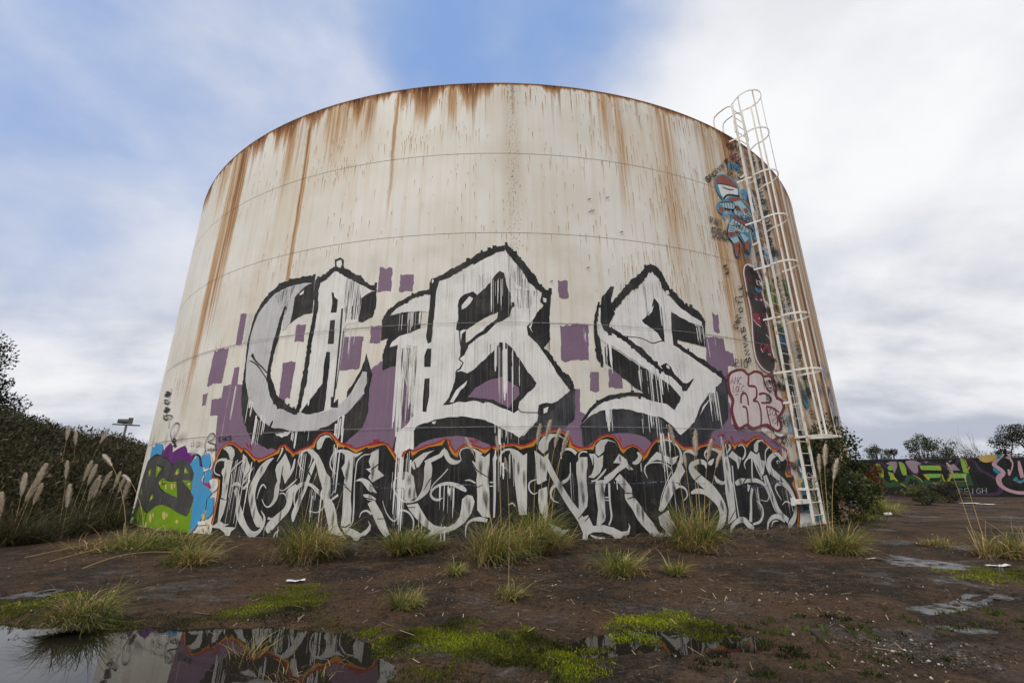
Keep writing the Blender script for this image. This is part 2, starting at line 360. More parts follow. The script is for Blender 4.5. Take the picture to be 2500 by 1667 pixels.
tank_part(ring(TANK_R+.002, TANK_R+.05, .09, .115, SEG).build('base_plate', plain('base_plate_paint', (.30, .30, .29), .7, .6, 2)))
mb = MB(); n = 96; mb.v = [((TANK_R-.1)*cos(2*pi*i/n), TANK_Y+(TANK_R-.1)*sin(2*pi*i/n), TANK_H-.02) for i in range(n)]+[(0, TANK_Y, TANK_H+.9)]
mb.f = [(i, (i+1) % n, n) for i in range(n)]; tank_part(mb.build('roof', M_STEEL))

# ------------------------------------------------------------------ caged ladder
m, N, bs = new_mat('ladder_paint'); o_ = N.node('ShaderNodeTexCoord').outputs['Object']
r1 = N.noise(N.scalev(o_, (9, 9, 1.6)), 1, 5, .7); c = rust_colour(N, N.ss(r1, .53, .78), (.72, .71, .68)); N.put(bs.inputs['Base Color'], c); bs.inputs['Roughness'].default_value = .55
M_LAD = m
LS = 8.20; LTH = LS/TANK_R-pi/2
lad = tag(empty('caged_ladder', (TANK_R*cos(LTH), TANK_Y+TANK_R*sin(LTH), 0), LTH), 'white steel ladder in a hooped safety cage up the tank side', 'ladder')
# local axes: +X away from the tank, +Y along the shell to the right
def lpart(mb, name): o = mb.build(name, M_LAD); o.parent = lad; return o
LW, SO = .26, .20
for sg in (-1, 1):
    mb = MB(); mb.box((SO-.035, sg*LW-.008, .16), (SO+.035, sg*LW+.008, 13.15)); lpart(mb, 'side_rail')
    mb = MB(); mb.tube([(SO, sg*(LW+.10), 12.02), (SO, sg*(LW+.02), 13.0), (SO-.05, sg*LW, 13.18), (SO-.20, sg*LW, 13.26), (SO-.52, sg*LW, 13.26), (SO-.66, sg*LW, 13.2), (SO-.70, sg*LW, 13.05), (SO-.70, sg*LW, 11.98)], .024, 8); lpart(mb, 'hand_rail')
me0 = None
for k in range(43):
    z = .38+k*.30
    if me0 is None:
        mb = MB(); mb.tube([(SO, -LW, 0), (SO, LW, 0)], .011, 6); o = lpart(mb, 'rung'); me0 = o.data
    else: o = link('rung', me0, parent=lad)
    o.location.z = z
for z in (1.0, 3.2, 5.6, 8.0, 10.4):
    for sg in (-1, 1):
        mb = MB(); mb.box((.0, sg*LW-.03, z-.03), (SO, sg*LW-.009, z+.03)); lpart(mb, 'wall_bracket')
CR = .40
def hoop(r, z, flare=0.):
    pts = [(.01, -.50, 0) if z < 12 else (SO-.04, -LW, 0)]
    for i in range(19):
        a = radians(-115+230*i/18); pts.append((SO+.38+(r+flare)*cos(a), (r+flare)*sin(a), 0))
    pts.append((.01, .50, 0) if z < 12 else (SO-.04, LW, 0)); return [(x, y, z) for x, y, _ in pts]
def strap(pts, w, t):      # flat bar bent along a path lying in a level plane
    mb = MB(); n = len(pts); P = [Vector(p) for p in pts]
    for i, p in enumerate(P):
        d = (P[min(i+1, n-1)]-P[max(i-1, 0)]).normalized(); o = Vector((d.y, -d.x, 0))
        mb.v += [tuple(p+o*a*t/2+Vector((0, 0, b*w/2))) for a, b in ((-1, -1), (1, -1), (1, 1), (-1, 1))]
    mb.f = [(i*4+j, i*4+(j+1) % 4, (i+1)*4+(j+1) % 4, (i+1)*4+j) for i in range(n-1) for j in range(4)]+[(3, 2, 1, 0), tuple(range(n*4-4, n*4))]
    return mb
HZ = [13.20, 11.72, 10.15, 8.62, 7.12, 5.55, 4.00]
for z in HZ: lpart(strap(hoop(CR, z), .052, .010), 'cage_hoop')
zb = 2.28
mb = MB()
for a, b in (((SO-.03, -LW-.02, zb), (SO+.70, -LW-.18, zb)), ((SO+.70, -LW-.18, zb), (SO+.70, LW+.18, zb)), ((SO+.70, LW+.18, zb), (SO-.03, LW+.02, zb))): mb.tube([a, b], .038, 4)
lpart(mb, 'cage_foot_frame')
for a in (-105, -38, 38, 105):
    A = radians(a); x, y = SO+.38+(CR-.012)*cos(A), (CR-.012)*sin(A); mb = MB(); wd = Vector((-sin(A), cos(A), 0))*.024; th = Vector((cos(A), sin(A), 0))*.004
    fx, fy = SO+.38+(.40 if abs(a) < 60 else .30)*cos(A), (LW+.16)*sin(A)
    tp, md, bt = Vector((x, y, 13.2)), Vector((x, y, 4.6)), Vector((fx, fy, zb))
    for p in (bt, md, tp): mb.v += [tuple(p+wd*i+th*j) for i, j in ((-1, -1), (1, -1), (1, 1), (-1, 1))]
    mb.f = [(i*4+j, i*4+(j+1) % 4, (i+1)*4+(j+1) % 4, (i+1)*4+j) for i in range(2) for j in range(4)]+[(3, 2, 1, 0), (8, 9, 10, 11)]
    lpart(mb, 'cage_bar')
mb = MB(); mb.box((.01, -.75, .66), (SO, -LW-.02, .76)); mb.box((.01, -.78, .62), (.09, -.70, .80)); lpart(mb, 'foot_bracket')
# ------------------------------------------------------------------ graffiti: thin coats of paint lying on the shell
CROP = {'A': (500, 560, 500/1452), 'B': (900, 560, 550/1597), 'S': (1350, 600, 500/1452), 'D': (300, 1000, 420/1882), '5': (500, 1040, 440/2156), '6': (900, 1040, 440/2156),
        '7': (1280, 1040, 440/2156), '8': (1580, 1040, 440/2156), 'K': (1680, 200, 400/1425), 'L': (1700, 600, 380/1419), 'M': (1740, 860, 360/1227), 'F': (0, 0, 2500/2352), 'W': (1980, 1000, 520/2146), 'V': (0, 780, 520/1456)}
def nums(t): return [float(v) for v in t.split()]
def catmull(P, closed=False, k=5):
    P = np.array(P, float); n = len(P); o = []
    for i in range(n if closed else n-1):
        p0, p1, p2, p3 = (P[(i+j) % n] if closed else P[min(max(i+j, 0), n-1)] for j in (-1, 0, 1, 2))
        for t in np.arange(k)/k: o.append(.5*((2*p1)+(-p0+p2)*t+(2*p0-5*p1+4*p2-p3)*t*t+(-p0+3*p1-3*p2+p3)*t**3))
    if not closed: o.append(P[-1])
    return np.array(o)
class Surface:
    def __init__(s, to_uv, point, seg): s.to_uv, s.point, s.seg = to_uv, point, seg
TANK_SURF = Surface(tank_at, shell, DA*TANK_R)
def ribbon(Q):
    """polyline with widths (u, v, w) -> convex quads"""
    Q = np.array(Q); d = np.gradient(Q[:, :2], axis=0); d /= np.maximum(np.linalg.norm(d, axis=1, keepdims=True), 1e-9)
    nrm = np.stack([-d[:, 1], d[:, 0]], 1); Lf = Q[:, :2]+nrm*Q[:, 2:3]/2; Rg = Q[:, :2]-nrm*Q[:, 2:3]/2
    return [[Lf[i], Rg[i], Rg[i+1], Lf[i+1]] for i in range(len(Q)-1)]
class Coat:
    def __init__(s, surf=TANK_SURF): s.F = []; s.surf = surf
    def px(s, c, x, y): x0, y0, k = CROP[c]; return s.surf.to_uv(x0+x*k, y0+y*k)
    def face(s, pts):
        pts = np.array(pts, float); a = np.sum(pts[:, 0]*np.roll(pts[:, 1], -1)-np.roll(pts[:, 0], -1)*pts[:, 1])
        if abs(a) < 2e-6: return s
        s.F.append(pts if a > 0 else pts[::-1]); return s
    def poly(s, c, flat, rough=0., smooth=False, seed=1):
        a = np.array(nums(flat)).reshape(-1, 2)
        if smooth: a = catmull(a, True, 4)
        P = [np.array(s.px(c, x, y)) for x, y in a]
        if rough:
            r = random.Random(seed+len(P)); o = []
            for i, p in enumerate(P):
                q = P[(i+1) % len(P)]; L = np.linalg.norm(q-p); n = max(1, int(L/.075)); o.append(p)
                for j in range(1, n): o.append(p+(q-p)*(j+r.uniform(-.2, .2))/n+np.array([r.gauss(0, rough*.35), r.gauss(0, rough)]))
            P = o
        return s.face(P)
    def line(s, c, flat, smooth=True, rough=0., seed=1):
        """strokes: x y width triples in crop pixels"""
        a = np.array(nums(flat)).reshape(-1, 3)
        if smooth and len(a) > 2: a = catmull(a, False, 5); a[:, 2] = np.maximum(a[:, 2], 1)
        k = CROP[c][2]; r = random.Random(seed); o = []
        for x, y, w in a:
            u, v = s.px(c, x, y); u2, v2 = s.px(c, x+1, y); u3, v3 = s.px(c, x, y+1)
            sc = min(math.hypot(u2-u, v2-v), math.hypot(u3-u, v3-v)*1.25); o.append((u, v, w*sc))
        if rough:
            o2 = []
            for i in range(len(o)-1):
                p, q = np.array(o[i]), np.array(o[i+1]); n = max(1, int(np.linalg.norm((q-p)[:2])/.07))
                for j in range(n): t = p+(q-p)*j/n; o2.append(t+np.array([r.gauss(0, rough*.3), r.gauss(0, rough*.3), abs(t[2])*r.uniform(-.22, .22)]))
            o = o2+[np.array(o[-1])]
            for t in o[::2]:                             # ragged dabs of the roller along the stroke
                hw, hh = r.uniform(.025, .05), t[2]*r.uniform(.38, .74); du, dv = r.uniform(-.02, .02), r.gauss(0, .034)
                s.face([(t[0]+du-hw, t[1]+dv-hh), (t[0]+du+hw, t[1]+dv-hh), (t[0]+du+hw, t[1]+dv+hh), (t[0]+du-hw, t[1]+dv+hh)])
        for q in ribbon(o): s.face(q)
        return s
    def drip(s, u, v, L, w):
        n = 4; ws = [w, w*.9, w*.8, w*.9, w*.4]
        for i in range(n): s.face([(u-ws[i]/2, v-L*i/n), (u+ws[i]/2, v-L*i/n), (u+ws[i+1]/2, v-L*(i+1)/n), (u-ws[i+1]/2, v-L*(i+1)/n)])
    def drips(s, c, x0, x1, y0, y1, n, w=.02, seed=3, full=.5):
        """n runs of paint between crop columns x0..x1, starting near row y0 and reaching at most row y1"""
        r = random.Random(seed)
        for i in range(n):
            x = r.uniform(x0, x1); u, v = s.px(c, x, y0+r.uniform(-.06, .10)*(y1-y0)); v1 = s.px(c, x, y1)[1]
            s.drip(u, v-(v-v1)*r.choice((0, 0, 0, .15, .3))*r.random(), (v-v1)*r.uniform(full*.5, 1.)*r.choice((1, 1, .6, 1.15)), w*min(2.4, .3+r.expovariate(1.4)))
        return s
    def build(s, name, m, parent, off):
        V, Fc = [], []
        for f in s.F: k = len(V); V += [Vector((float(p[0]), float(p[1]))) for p in f]; Fc.append(list(range(k, k+len(f))))
        Ed = [(f[i-1], f[i]) for f in Fc for i in range(len(f))]
        vo, _, fo, _, _, _ = geometry.delaunay_2d_cdt(V, Ed, [], 0, 1e-5)
        C = np.array([[sum(vo[i].x for i in f)/3, sum(vo[i].y for i in f)/3] for f in fo]); orig = np.zeros(len(fo), bool)
        for f in s.F:                                    # keep the triangles that lie in one of the painted shapes
            lo, hi = f.min(0), f.max(0); w = np.nonzero((~orig) & (C[:, 0] > lo[0]) & (C[:, 0] < hi[0]) & (C[:, 1] > lo[1]) & (C[:, 1] < hi[1]))[0]
            if len(w): orig[w] = inside_dist(f, C[w, 0], C[w, 1]) < 0
        mb = MB(); uv = []; cache = {}; SG = s.surf.seg
        def vid(p):
            key = (round(p[0], 5), round(p[1], 5))
            if key not in cache: cache[key] = len(mb.v); mb.v.append(s.surf.point(p[0], p[1], off)); uv.append(p)
            return cache[key]
        for f, og in zip(fo, orig):
            if not og: continue
            T = [(vo[i].x, vo[i].y) for i in f]
            if not SG: mb.f.append(tuple(vid(p) for p in T)); continue
            k0 = math.floor((min(p[0] for p in T)+1e-6)/SG); k1 = math.floor((max(p[0] for p in T)-1e-6)/SG)
            for k in range(k0, k1+1):
                Q = T
                for b, sg in ((k*SG, 1), ((k+1)*SG, -1)):
                    R = []
                    for i in range(len(Q)):
                        p, q = Q[i], Q[(i+1) % len(Q)]; dp, dq = (p[0]-b)*sg, (q[0]-b)*sg
                        if dp >= 0: R.append(p)
                        if dp*dq < 0: t = dp/(dp-dq); R.append((b, p[1]+(q[1]-p[1])*t))
                    Q = R
                    if len(Q) < 3: break
                if len(Q) >= 3:
                    ids = []
                    for p in Q:
                        i = vid(p)
                        if i not in ids: ids.append(i)
                    if len(ids) >= 3: mb.f.append(tuple(ids))
        def finish(fs, nm, par):
            ids = sorted({i for f in fs for i in f}); mp = {v: k for k, v in enumerate(ids)}; b = MB(); b.v = [mb.v[i] for i in ids]; b.uv = [uv[i] for i in ids]; b.f = [tuple(mp[i] for i in f) for f in fs]
            o = b.build(nm, m)
            if par is not None:
                o.parent = par
                if s.surf is TANK_SURF and par is tank: o.matrix_parent_inverse = Matrix.Translation((0, -TANK_Y, 0))
            return o
        stuff = any(k in name for k in ('run', 'streak', 'tag', 'line', 'spot', 'slit', 'writing', 'flourish'))
        if stuff: o = finish(mb.f, name, parent); o['kind'] = 'stuff'; return o
        # separate patches of paint are separate parts; scraps too small to pick out stay joined
        up_ = list(range(len(mb.v)))
        def root(i):
            while up_[i] != i: up_[i] = up_[up_[i]]; i = up_[i]
            return i
        for f in mb.f:
            for i in f[1:]: up_[root(i)] = root(f[0])
        comp = {}
        for f in mb.f: comp.setdefault(root(f[0]), []).append(f)
        big, small = [], []
        for fs in comp.values():
            P = np.array([uv[i] for f in fs for i in f]); (big if max(np.ptp(P[:, 0]), np.ptp(P[:, 1])) > .2 else small).append((len(fs), fs))
        big.sort(key=lambda t: -t[0])
        if not big: o = finish(mb.f, name, parent); o['kind'] = 'stuff'; return o
        main = finish(big[0][1], name, parent); par = main if parent is tank or parent is None else parent
        for _, fs in big[1:]: finish(fs, name, par)
        if small:
            o = finish([f for _, fs in small for f in fs], 'paint_specks', par); o['kind'] = 'stuff'
        return main
GLYPH = {'A': ['0 0 .5 1 1 0', '.2 .4 .8 .4'], 'B': ['0 0 0 1 .7 .9 .7 .6 0 .5 .8 .4 .8 .1 0 0'], 'C': ['1 .85 .5 1 0 .6 0 .3 .5 0 1 .15'], 'D': ['0 0 0 1 .8 .7 .8 .3 0 0'], 'E': ['1 1 0 1 0 0 1 0', '0 .5 .8 .5'], 'F': ['1 1 0 1 0 0', '0 .5 .8 .5'],
         'G': ['1 .85 .5 1 0 .6 0 .3 .5 0 1 .2 1 .5 .6 .5'], 'H': ['0 0 0 1', '1 0 1 1', '0 .5 1 .5'], 'I': ['.5 0 .5 1'], 'K': ['0 0 0 1', '1 1 0 .45 1 0'], 'L': ['0 1 0 0 1 0'], 'M': ['0 0 .1 1 .5 .4 .9 1 1 0'], 'N': ['0 0 0 1 1 0 1 1'],
         'O': ['.5 1 0 .6 .1 .1 .5 0 .9 .1 1 .6 .5 1'], 'P': ['0 0 0 1 .8 .9 .8 .55 0 .45'], 'R': ['0 0 0 1 .8 .9 .8 .55 0 .45 1 0'], 'S': ['1 .85 .5 1 0 .8 .2 .55 .8 .45 1 .2 .5 0 0 .15'], 'T': ['0 1 1 1', '.5 1 .5 0'], 'U': ['0 1 0 .2 .5 0 1 .2 1 1'],
         'V': ['0 1 .5 0 1 1'], 'W': ['0 1 .25 0 .5 .7 .75 0 1 1'], 'X': ['0 1 1 0', '0 0 1 1'], 'Y': ['0 1 .5 .5 1 1', '.5 .5 .5 0'], '0': ['.5 1 0 .6 .1 .1 .5 0 .9 .1 1 .6 .5 1'], '1': ['.3 .8 .5 1 .5 0'], '2': ['0 .8 .5 1 1 .75 0 0 1 0'],
         '4': ['.7 0 .7 1 0 .3 1 .3'], '5': ['1 1 .1 1 0 .55 .6 .6 1 .3 .5 0 0 .1'], '#': ['.3 0 .4 1', '.7 0 .8 1', '0 .35 1 .35', '0 .7 1 .7'], '~': ['0 .4 .2 1 .35 .1 .5 .9 .7 0 .85 .8 1 .3'], '@': ['.6 0 .1 .5 .4 1 .9 .7 .5 .3 .2 .6 1 1'], ' ': []}
def text(coat, c, t, x, y, h, w, dx=1., dy=0., slant=0., lw=4., gap=.35, jit=0., seed=5):
    """letters of height h and width w, baseline running from (x, y) along (dx, dy)"""
    r = random.Random(seed); L = math.hypot(dx, dy); dx, dy = dx/L, dy/L; ux, uy = dy+slant*dx, -dx+slant*dy
    for ch in t:
        jx, jy = r.uniform(-jit, jit)*h, r.uniform(-jit, jit)*h
        for pl in GLYPH[ch]:
            a = nums(pl); f = ''
            for i in range(0, len(a), 2): f += '%g %g %g ' % (x+jx+a[i]*w*dx+a[i+1]*h*ux, y+jy+a[i]*w*dy+a[i+1]*h*uy, lw)
            coat.line(c, f, smooth=ch in '~@OSC')
        x += dx*w*(1+gap); y += dy*w*(1+gap)
    return coat
OFF = [.002]
def up(): OFF[0] += .0005; return OFF[0]

M_BLACK = paint('black_paint', (.011, .012, .014), .4, .6); M_NAVY = paint('washed_black_paint', (.020, .022, .030), 1.0, .6)
M_WHITE = paint('white_paint', (.74, .74, .735), .30, .5); M_SILVER = paint('silver_grey_paint', (.53, .53, .55), .30, .45); M_PURPLE = paint('dull_purple_paint', (.205, .130, .205), .18, .55)
M_DRYW = paint('brushed_white_paint', (.68, .68, .68), .2, .5, dry=.50); M_DRYB = paint('brushed_black_paint', (.030, .032, .036), .4, .5, dry=.55)
M_RED = paint('red_paint', (.36, .018, .030), .3); M_YEL = paint('ochre_paint', (.50, .225, .018), .25); M_MUR = paint('mural_black_paint', (.008, .009, .010), .35, .6)
M_LET = paint('mural_white_paint', (.58, .58, .565), .36, .5); M_WINE = paint('wine_red_paint', (.145, .018, .030), .3); M_BLUE = paint('sky_blue_paint', (.055, .31, .60), .15); M_GREEN = paint('lime_green_paint', (.17, .32, .008), .2)
M_GREY = paint('charcoal_paint', (.050, .050, .050), .6); M_VIO = paint('violet_paint', (.125, .017, .180), .2); M_CREAM = paint('buff_paint', (.60, .44, .18), .2); M_PALE = paint('pale_blue_paint', (.34, .50, .56), .25)
M_BRICK = paint('brick_red_paint', (.28, .075, .050), .3); M_TEAL = paint('teal_paint', (.015, .19, .27), .3); M_PINK = paint('magenta_paint', (.36, .03, .14), .2); M_LIME = paint('leaf_green_paint', (.16, .34, .07), .3)

# --- dull purple blocks behind the lettering
PB = [('A', '255 600 298 598 262 815 220 818'), ('A', '70 855 172 840 122 1088 15 1108'), ('A', '-12 1165 22 1160 5 1250 -20 1255'), ('A', '650 680 718 673 700 800 636 800'), ('A', '555 945 645 940 603 1200 522 1200'),
      ('A', '985 765 1125 760 1095 985 955 1000'), ('B', '80 268 168 275 158 440 62 448'), ('B', '225 318 320 320 312 440 215 442'), ('B', '18 680 95 682 80 803 5 805'), ('B', '1340 358 1410 365 1418 485 1350 480'),
      ('B', '1358 680 1558 680 1560 928 1365 925'), ('S', '265 893 325 895 328 1028 262 1025'), ('S', '395 870 490 900 495 1010 395 1005'), ('S', '1125 470 1170 485 1185 612 1140 605'), ('S', '1078 642 1210 660 1225 745 1275 760 1290 850 1240 855 1240 910 1240 960 1090 860')]
o1 = up()
for i, (c, f) in enumerate(PB): Coat().poly(c, f, .026, seed=i).build('painted_block', M_PURPLE, tank, o1)
band = Coat().poly('A', '135 1105 188 1100 212 980 245 972 232 1098 268 1100 400 1300 1000 1380 1160 1000 1245 935 1390 940 1500 1400 2500 1480 2500 1385 2625 1130 2660 1130 2660 1290 2900 1400 3600 1380 3650 1200 3720 1230 3735 1380 3960 1440 4130 1560 4180 1850 4130 2060 70 1700 78 1450 92 1318 38 1318 50 1203 118 1195', .010).build('painted_band', M_PURPLE, tank, up())
Coat().poly('A', '300 598 350 595 303 812 266 814').drips('A', 190, 240, 1080, 1500, 4, .03, 5).drips('B', 1495, 1545, 690, 940, 4, .022, 6).drips('S', 1090, 1150, 650, 860, 5, .02, 7).drips('B', 1500, 1570, 900, 1400, 4, .010, 8, .3).build('paint_run', M_DRYW, tank, up())

# --- three giant blackletter capitals
def letter(label, steps):
    first = None
    for nm, m, coat in steps:
        o = coat.build(nm, m, tank if first is None else first, up())
        if first is None: first = o; o['label'] = label
        else: o.parent = first
    return first
R_ = .022
A_b = (Coat().line('A', '770 355 45 690 362 45 600 385 45 510 430 36 430 510 32 375 600 28 338 700 20 312 800 16 300 900 18 288 1000 20 280 1100 30 275 1200 40', rough=R_)
       .line('A', '790 375 35 850 340 42 920 285 38 950 275 44 1010 315 48 1100 365 52 1150 405 35 1218 418 32', rough=R_)
       .poly('A', '310 1190 350 1280 420 1360 470 1400 600 1420 720 1420 850 1380 940 1350 1010 1280 1110 1200 1150 1130 1168 1000 1190 1020 1165 1130 1160 1290 1120 1400 1030 1480 990 1520 800 1580 560 1580 400 1535 325 1480 275 1370 258 1230 265 1100 295 1080', .015)
       .poly('A', '922 215 960 198 985 215 985 290 925 280', .01).poly('A', '1105 485 1222 425 1212 560 1190 622 1118 660 1090 655', R_).poly('A', '305 835 325 840 325 870 350 872 345 905 305 935', .01))
A_w2 = Coat().poly('A', '500 455 580 415 640 395 720 380 755 385 700 410 655 455 640 500 620 600 605 660 575 710 550 720 560 610 540 620 520 720 490 810 470 910 460 1010 470 1100 490 1200 560 1260 640 1305 690 1290 760 1310 840 1285 900 1250 930 1255 990 1210 1050 1150 1100 1060 1120 1005 1150 1010 1150 1090 1130 1130 1135 1160 1080 1220 1010 1300 940 1350 880 1390 800 1420 700 1430 600 1430 540 1410 480 1405 420 1370 350 1280 310 1190 290 1080 295 960 310 860 325 760 345 690 380 600 430 530', .008)
A_w = (Coat().poly('A', '800 400 850 365 920 300 945 300 990 335 1040 355 1110 395 1192 436 1140 465 1110 490 1105 560 1085 655 1000 680 985 700 960 860 940 1000 925 1150 925 1260 850 1290 760 1305 690 1290 680 1240 700 1150 720 1060 735 960 750 850 765 750 785 640 800 530', .012)
       .poly('A', '935 228 968 215 975 250 960 275 935 262').poly('A', '500 1445 610 1435 590 1460 545 1475 510 1462', .01).drips('A', 930, 995, 1330, 1580, 7, .045, 11, .8).drips('A', 300, 340, 1200, 1400, 5, .03, 12).drips('A', 350, 440, 1330, 1570, 9, .03, 13).drips('A', 610, 760, 1420, 1530, 9, .03, 14).drips('A', 990, 1095, 560, 700, 12, .02, 15).drips('A', 950, 1090, 690, 1000, 13, .016, 16))
A_d = (Coat().line('A', '570 555 14 545 630 22 520 730 30 492 830 28 470 930 24 455 1020 24 470 1110 36 495 1190 40 550 1245 42 640 1295 34', rough=.012)
       .line('A', '640 1298 30 670 1250 30 690 1150 36 710 1050 36 725 950 32 740 850 32 755 750 30 775 650 28 790 540 30 790 460 36 800 380 36', rough=.012)
       .poly('A', '780 370 765 590 700 605 640 640 605 670 620 600 630 540 640 480 690 425 720 400', .012).poly('A', '900 445 915 450 920 480 945 500 935 590 893 592 905 520', .006).poly('A', '890 645 925 640 915 812 872 812', .006)
       .poly('A', '862 868 890 868 885 980 870 1080 860 1200 845 1285 750 1310 720 1310 680 1295 760 1190 835 1090 845 960', .010).line('A', '975 560 12 965 700 12 950 860 12 935 1000 10 915 1200 12').line('A', '985 720 5 965 900 5 930 1130 5')
       .poly('A', '1145 875 1165 945 1180 1000 1185 1040 1165 1130 1130 1160 1130 1130 1150 1090 1150 1010 1118 1005 1090 1060 1040 1150 1005 1195 1010 1150 1060 1080 1100 1010 1135 930', .012)
       .poly('A', '895 1185 920 1190 915 1230 945 1200 945 1262 893 1262', .006).line('A', '335 885 20 360 930 10 410 980 8 445 1020 6').line('A', '320 930 6 370 960 8 420 1030 6 455 1085 8').drips('A', 1000, 1100, 540, 670, 9, .014, 17).drips('A', 965, 1000, 560, 690, 4, .012, 18)
       .poly('A', '470 1405 520 1412 600 1425 590 1438 480 1432', .008).line('A', '483 1355 8 470 1385 16 460 1410 6'))
A_e = Coat().poly('A', '670 460 705 430 700 455 680 467').drips('A', 720, 745, 1200, 1310, 3, .02, 19)
letter('giant white blackletter capital C with black outline', [('black_outline', M_BLACK, A_b), ('grey_fill', M_SILVER, A_w2), ('white_fill', M_WHITE, A_w), ('black_detail', M_BLACK, A_d), ('white_highlight', M_WHITE, A_e),
        ('brushed_streaks', M_DRYB, Coat().poly('A', '500 470 580 420 640 400 600 520 560 640 540 560').poly('A', '1000 340 1100 400 1110 480 1100 640 1000 640 990 500'))])

B_b = (Coat().line('B', '500 355 45 600 300 52 700 245 46 830 175 52 930 140 40 985 133 40 1040 200 46 1110 280 52 1170 370 58 1230 430 44 1288 458 34', rough=R_)
       .poly('B', '1230 430 1292 450 1290 510 1280 620 1288 780 1250 830 1210 835 1165 780 1130 750 1118 690 1160 650 1190 590 1240 540 1215 510', .012).line('B', '1215 830 40 1280 910 46 1350 1010 52 1420 1085 52 1452 1150 30', rough=R_)
       .poly('B', '200 1440 350 1385 450 1345 570 1318 680 1312 790 1330 900 1375 1000 1420 1070 1460 1180 1480 1290 1470 1400 1600 900 1640 150 1620', .008)
       .line('B', '435 440 30 360 455 32 270 500 32 190 550 32 140 600 36 100 655 18', rough=R_).poly('B', '95 650 140 600 155 612 235 590 275 585 378 580 368 700 280 735 200 760 165 800 130 830 125 800 140 770 88 790', .008)
       .line('B', '205 750 28 150 800 30 115 865 24', rough=.012).poly('B', '100 880 150 830 220 805 222 900 215 960 130 985 100 1000', .012))
B_n = Coat().poly('B', '1425 1140 1455 1140 1465 1250 1460 1340 1400 1400 1340 1420 1250 1440 1180 1490 1070 1490 1195 1360 1205 1290 1210 1240 1260 1230 1340 1215', .008)
B_w = (Coat().poly('B', '500 370 560 350 640 310 760 245 840 200 930 160 980 170 1050 250 1100 320 1140 390 1180 430 1210 490 1215 560 1165 640 1120 690 1130 750 1210 830 1260 900 1300 960 1340 1030 1425 1140 1340 1215 1290 1235 1205 1290 1195 1350 1070 1475 1000 1435 900 1385 800 1345 680 1325 560 1330 450 1355 340 1395 320 1430 320 1620 180 1620 200 1440 265 1390 320 1320 330 1050 345 830 215 815 180 828 150 835 165 800 215 760 290 740 370 722 405 690 430 580 440 466', .010)
       .poly('B', '155 610 200 560 260 530 320 500 380 475 438 465 430 590 380 580 275 585 235 590', .008).drips('B', 205, 345, 820, 1480, 34, .035, 21, .5).drips('B', 275, 375, 585, 730, 14, .014, 22).drips('B', 222, 242, 590, 760, 2, .02, 23, .9))
B_d = (Coat().poly('B', '470 345 495 335 500 370 480 440 470 560 455 720 445 800 420 810 408 770 420 650 440 470 430 440 432 385 445 350', .010).poly('B', '415 845 445 845 440 975 395 975 395 900', .006).poly('B', '398 1058 432 1055 430 1180 410 1295 382 1290 385 1200', .006)
       .poly('B', '930 295 960 310 980 400 1005 450 1010 520 1030 515 1035 545 1015 560 1000 620 910 660 905 600 840 630 700 712 650 722 620 712 635 640 632 540 640 500 680 460 740 440 770 465 830 415 880 350', .018)
       .poly('B', '910 632 1000 618 950 650 880 690 830 740 760 780 710 820 680 890 650 912 650 860 662 740 690 715 690 805 780 735 870 662', .014).line('B', '645 720 9 650 800 9 662 860 9').line('B', '650 900 9 640 920 9 670 945 10 650 985 12 620 1005 10', smooth=False)
       .poly('B', '975 805 1040 870 1110 980 1190 1090 1175 1120 1110 1180 1070 1220 1060 1280 1030 1302 1000 1285 920 1255 880 1235 760 1215 640 1220 580 1240 525 1245 570 1190 610 1080 615 1010 660 1005 700 1020 760 980 850 890 900 845 930 800', .014)
       .line('B', '1060 1270 7 1090 1295 7 1200 1298 7').poly('B', '1205 1245 1260 1228 1320 1235 1320 1270 1260 1312 1198 1312', .01).drips('B', 500, 1200, 320, 700, 26, .008, 24, .3).drips('B', 560, 1300, 760, 1320, 30, .007, 25, .3))
B_p = Coat().poly('B', '700 1190 760 1120 850 1070 940 1045 1000 1080 1065 1120 1070 1170 1010 1235 1000 1265 880 1205 740 1190', .006)
B_c = Coat().poly('B', '692 716 760 668 840 622 917 587 912 628 862 656 780 710 692 796', .010)
B_e = (Coat().poly('B', '660 540 715 475 740 490 725 520 690 555 660 570', .006).poly('B', '575 1225 620 1140 700 1070 690 1100 640 1160 600 1225', .01).poly('B', '448 362 458 350 462 372 450 385').poly('B', '1235 485 1260 490 1258 520 1240 515').poly('B', '1135 690 1165 650 1150 700 1165 735')
       .poly('B', '1240 1270 1275 1255 1265 1295 1240 1305').poly('B', '450 1362 480 1358 470 1378 452 1376').drips('B', 892, 985, 800, 1270, 13, .030, 26, .55).drips('B', 1000, 1025, 850, 1290, 3, .016, 27).drips('B', 1065, 1080, 920, 1200, 2, .016, 28).drips('B', 870, 960, 330, 600, 8, .014, 29).drips('B', 980, 1010, 440, 640, 3, .014, 30).drips('B', 895, 1010, 1380, 1620, 9, .022, 31).drips('B', 1060, 1080, 1400, 1560, 2, .012, 32))
letter('giant white blackletter capital B, tallest of the three', [('black_outline', M_BLACK, B_b), ('washed_shadow', M_NAVY, B_n), ('white_fill', M_WHITE, B_w), ('black_detail', M_BLACK, B_d), ('purple_counter', M_PURPLE, B_p), ('bare_slot', M_TANK, B_c), ('white_highlight', M_WHITE, B_e),
        ('brushed_streaks', M_DRYB, Coat().poly('B', '985 150 1050 240 1110 320 1120 420 1060 400 990 300').poly('B', '230 840 350 840 330 1100 320 1300 250 1390 230 1300').poly('B', '1040 420 1180 440 1150 560 1060 560'))])

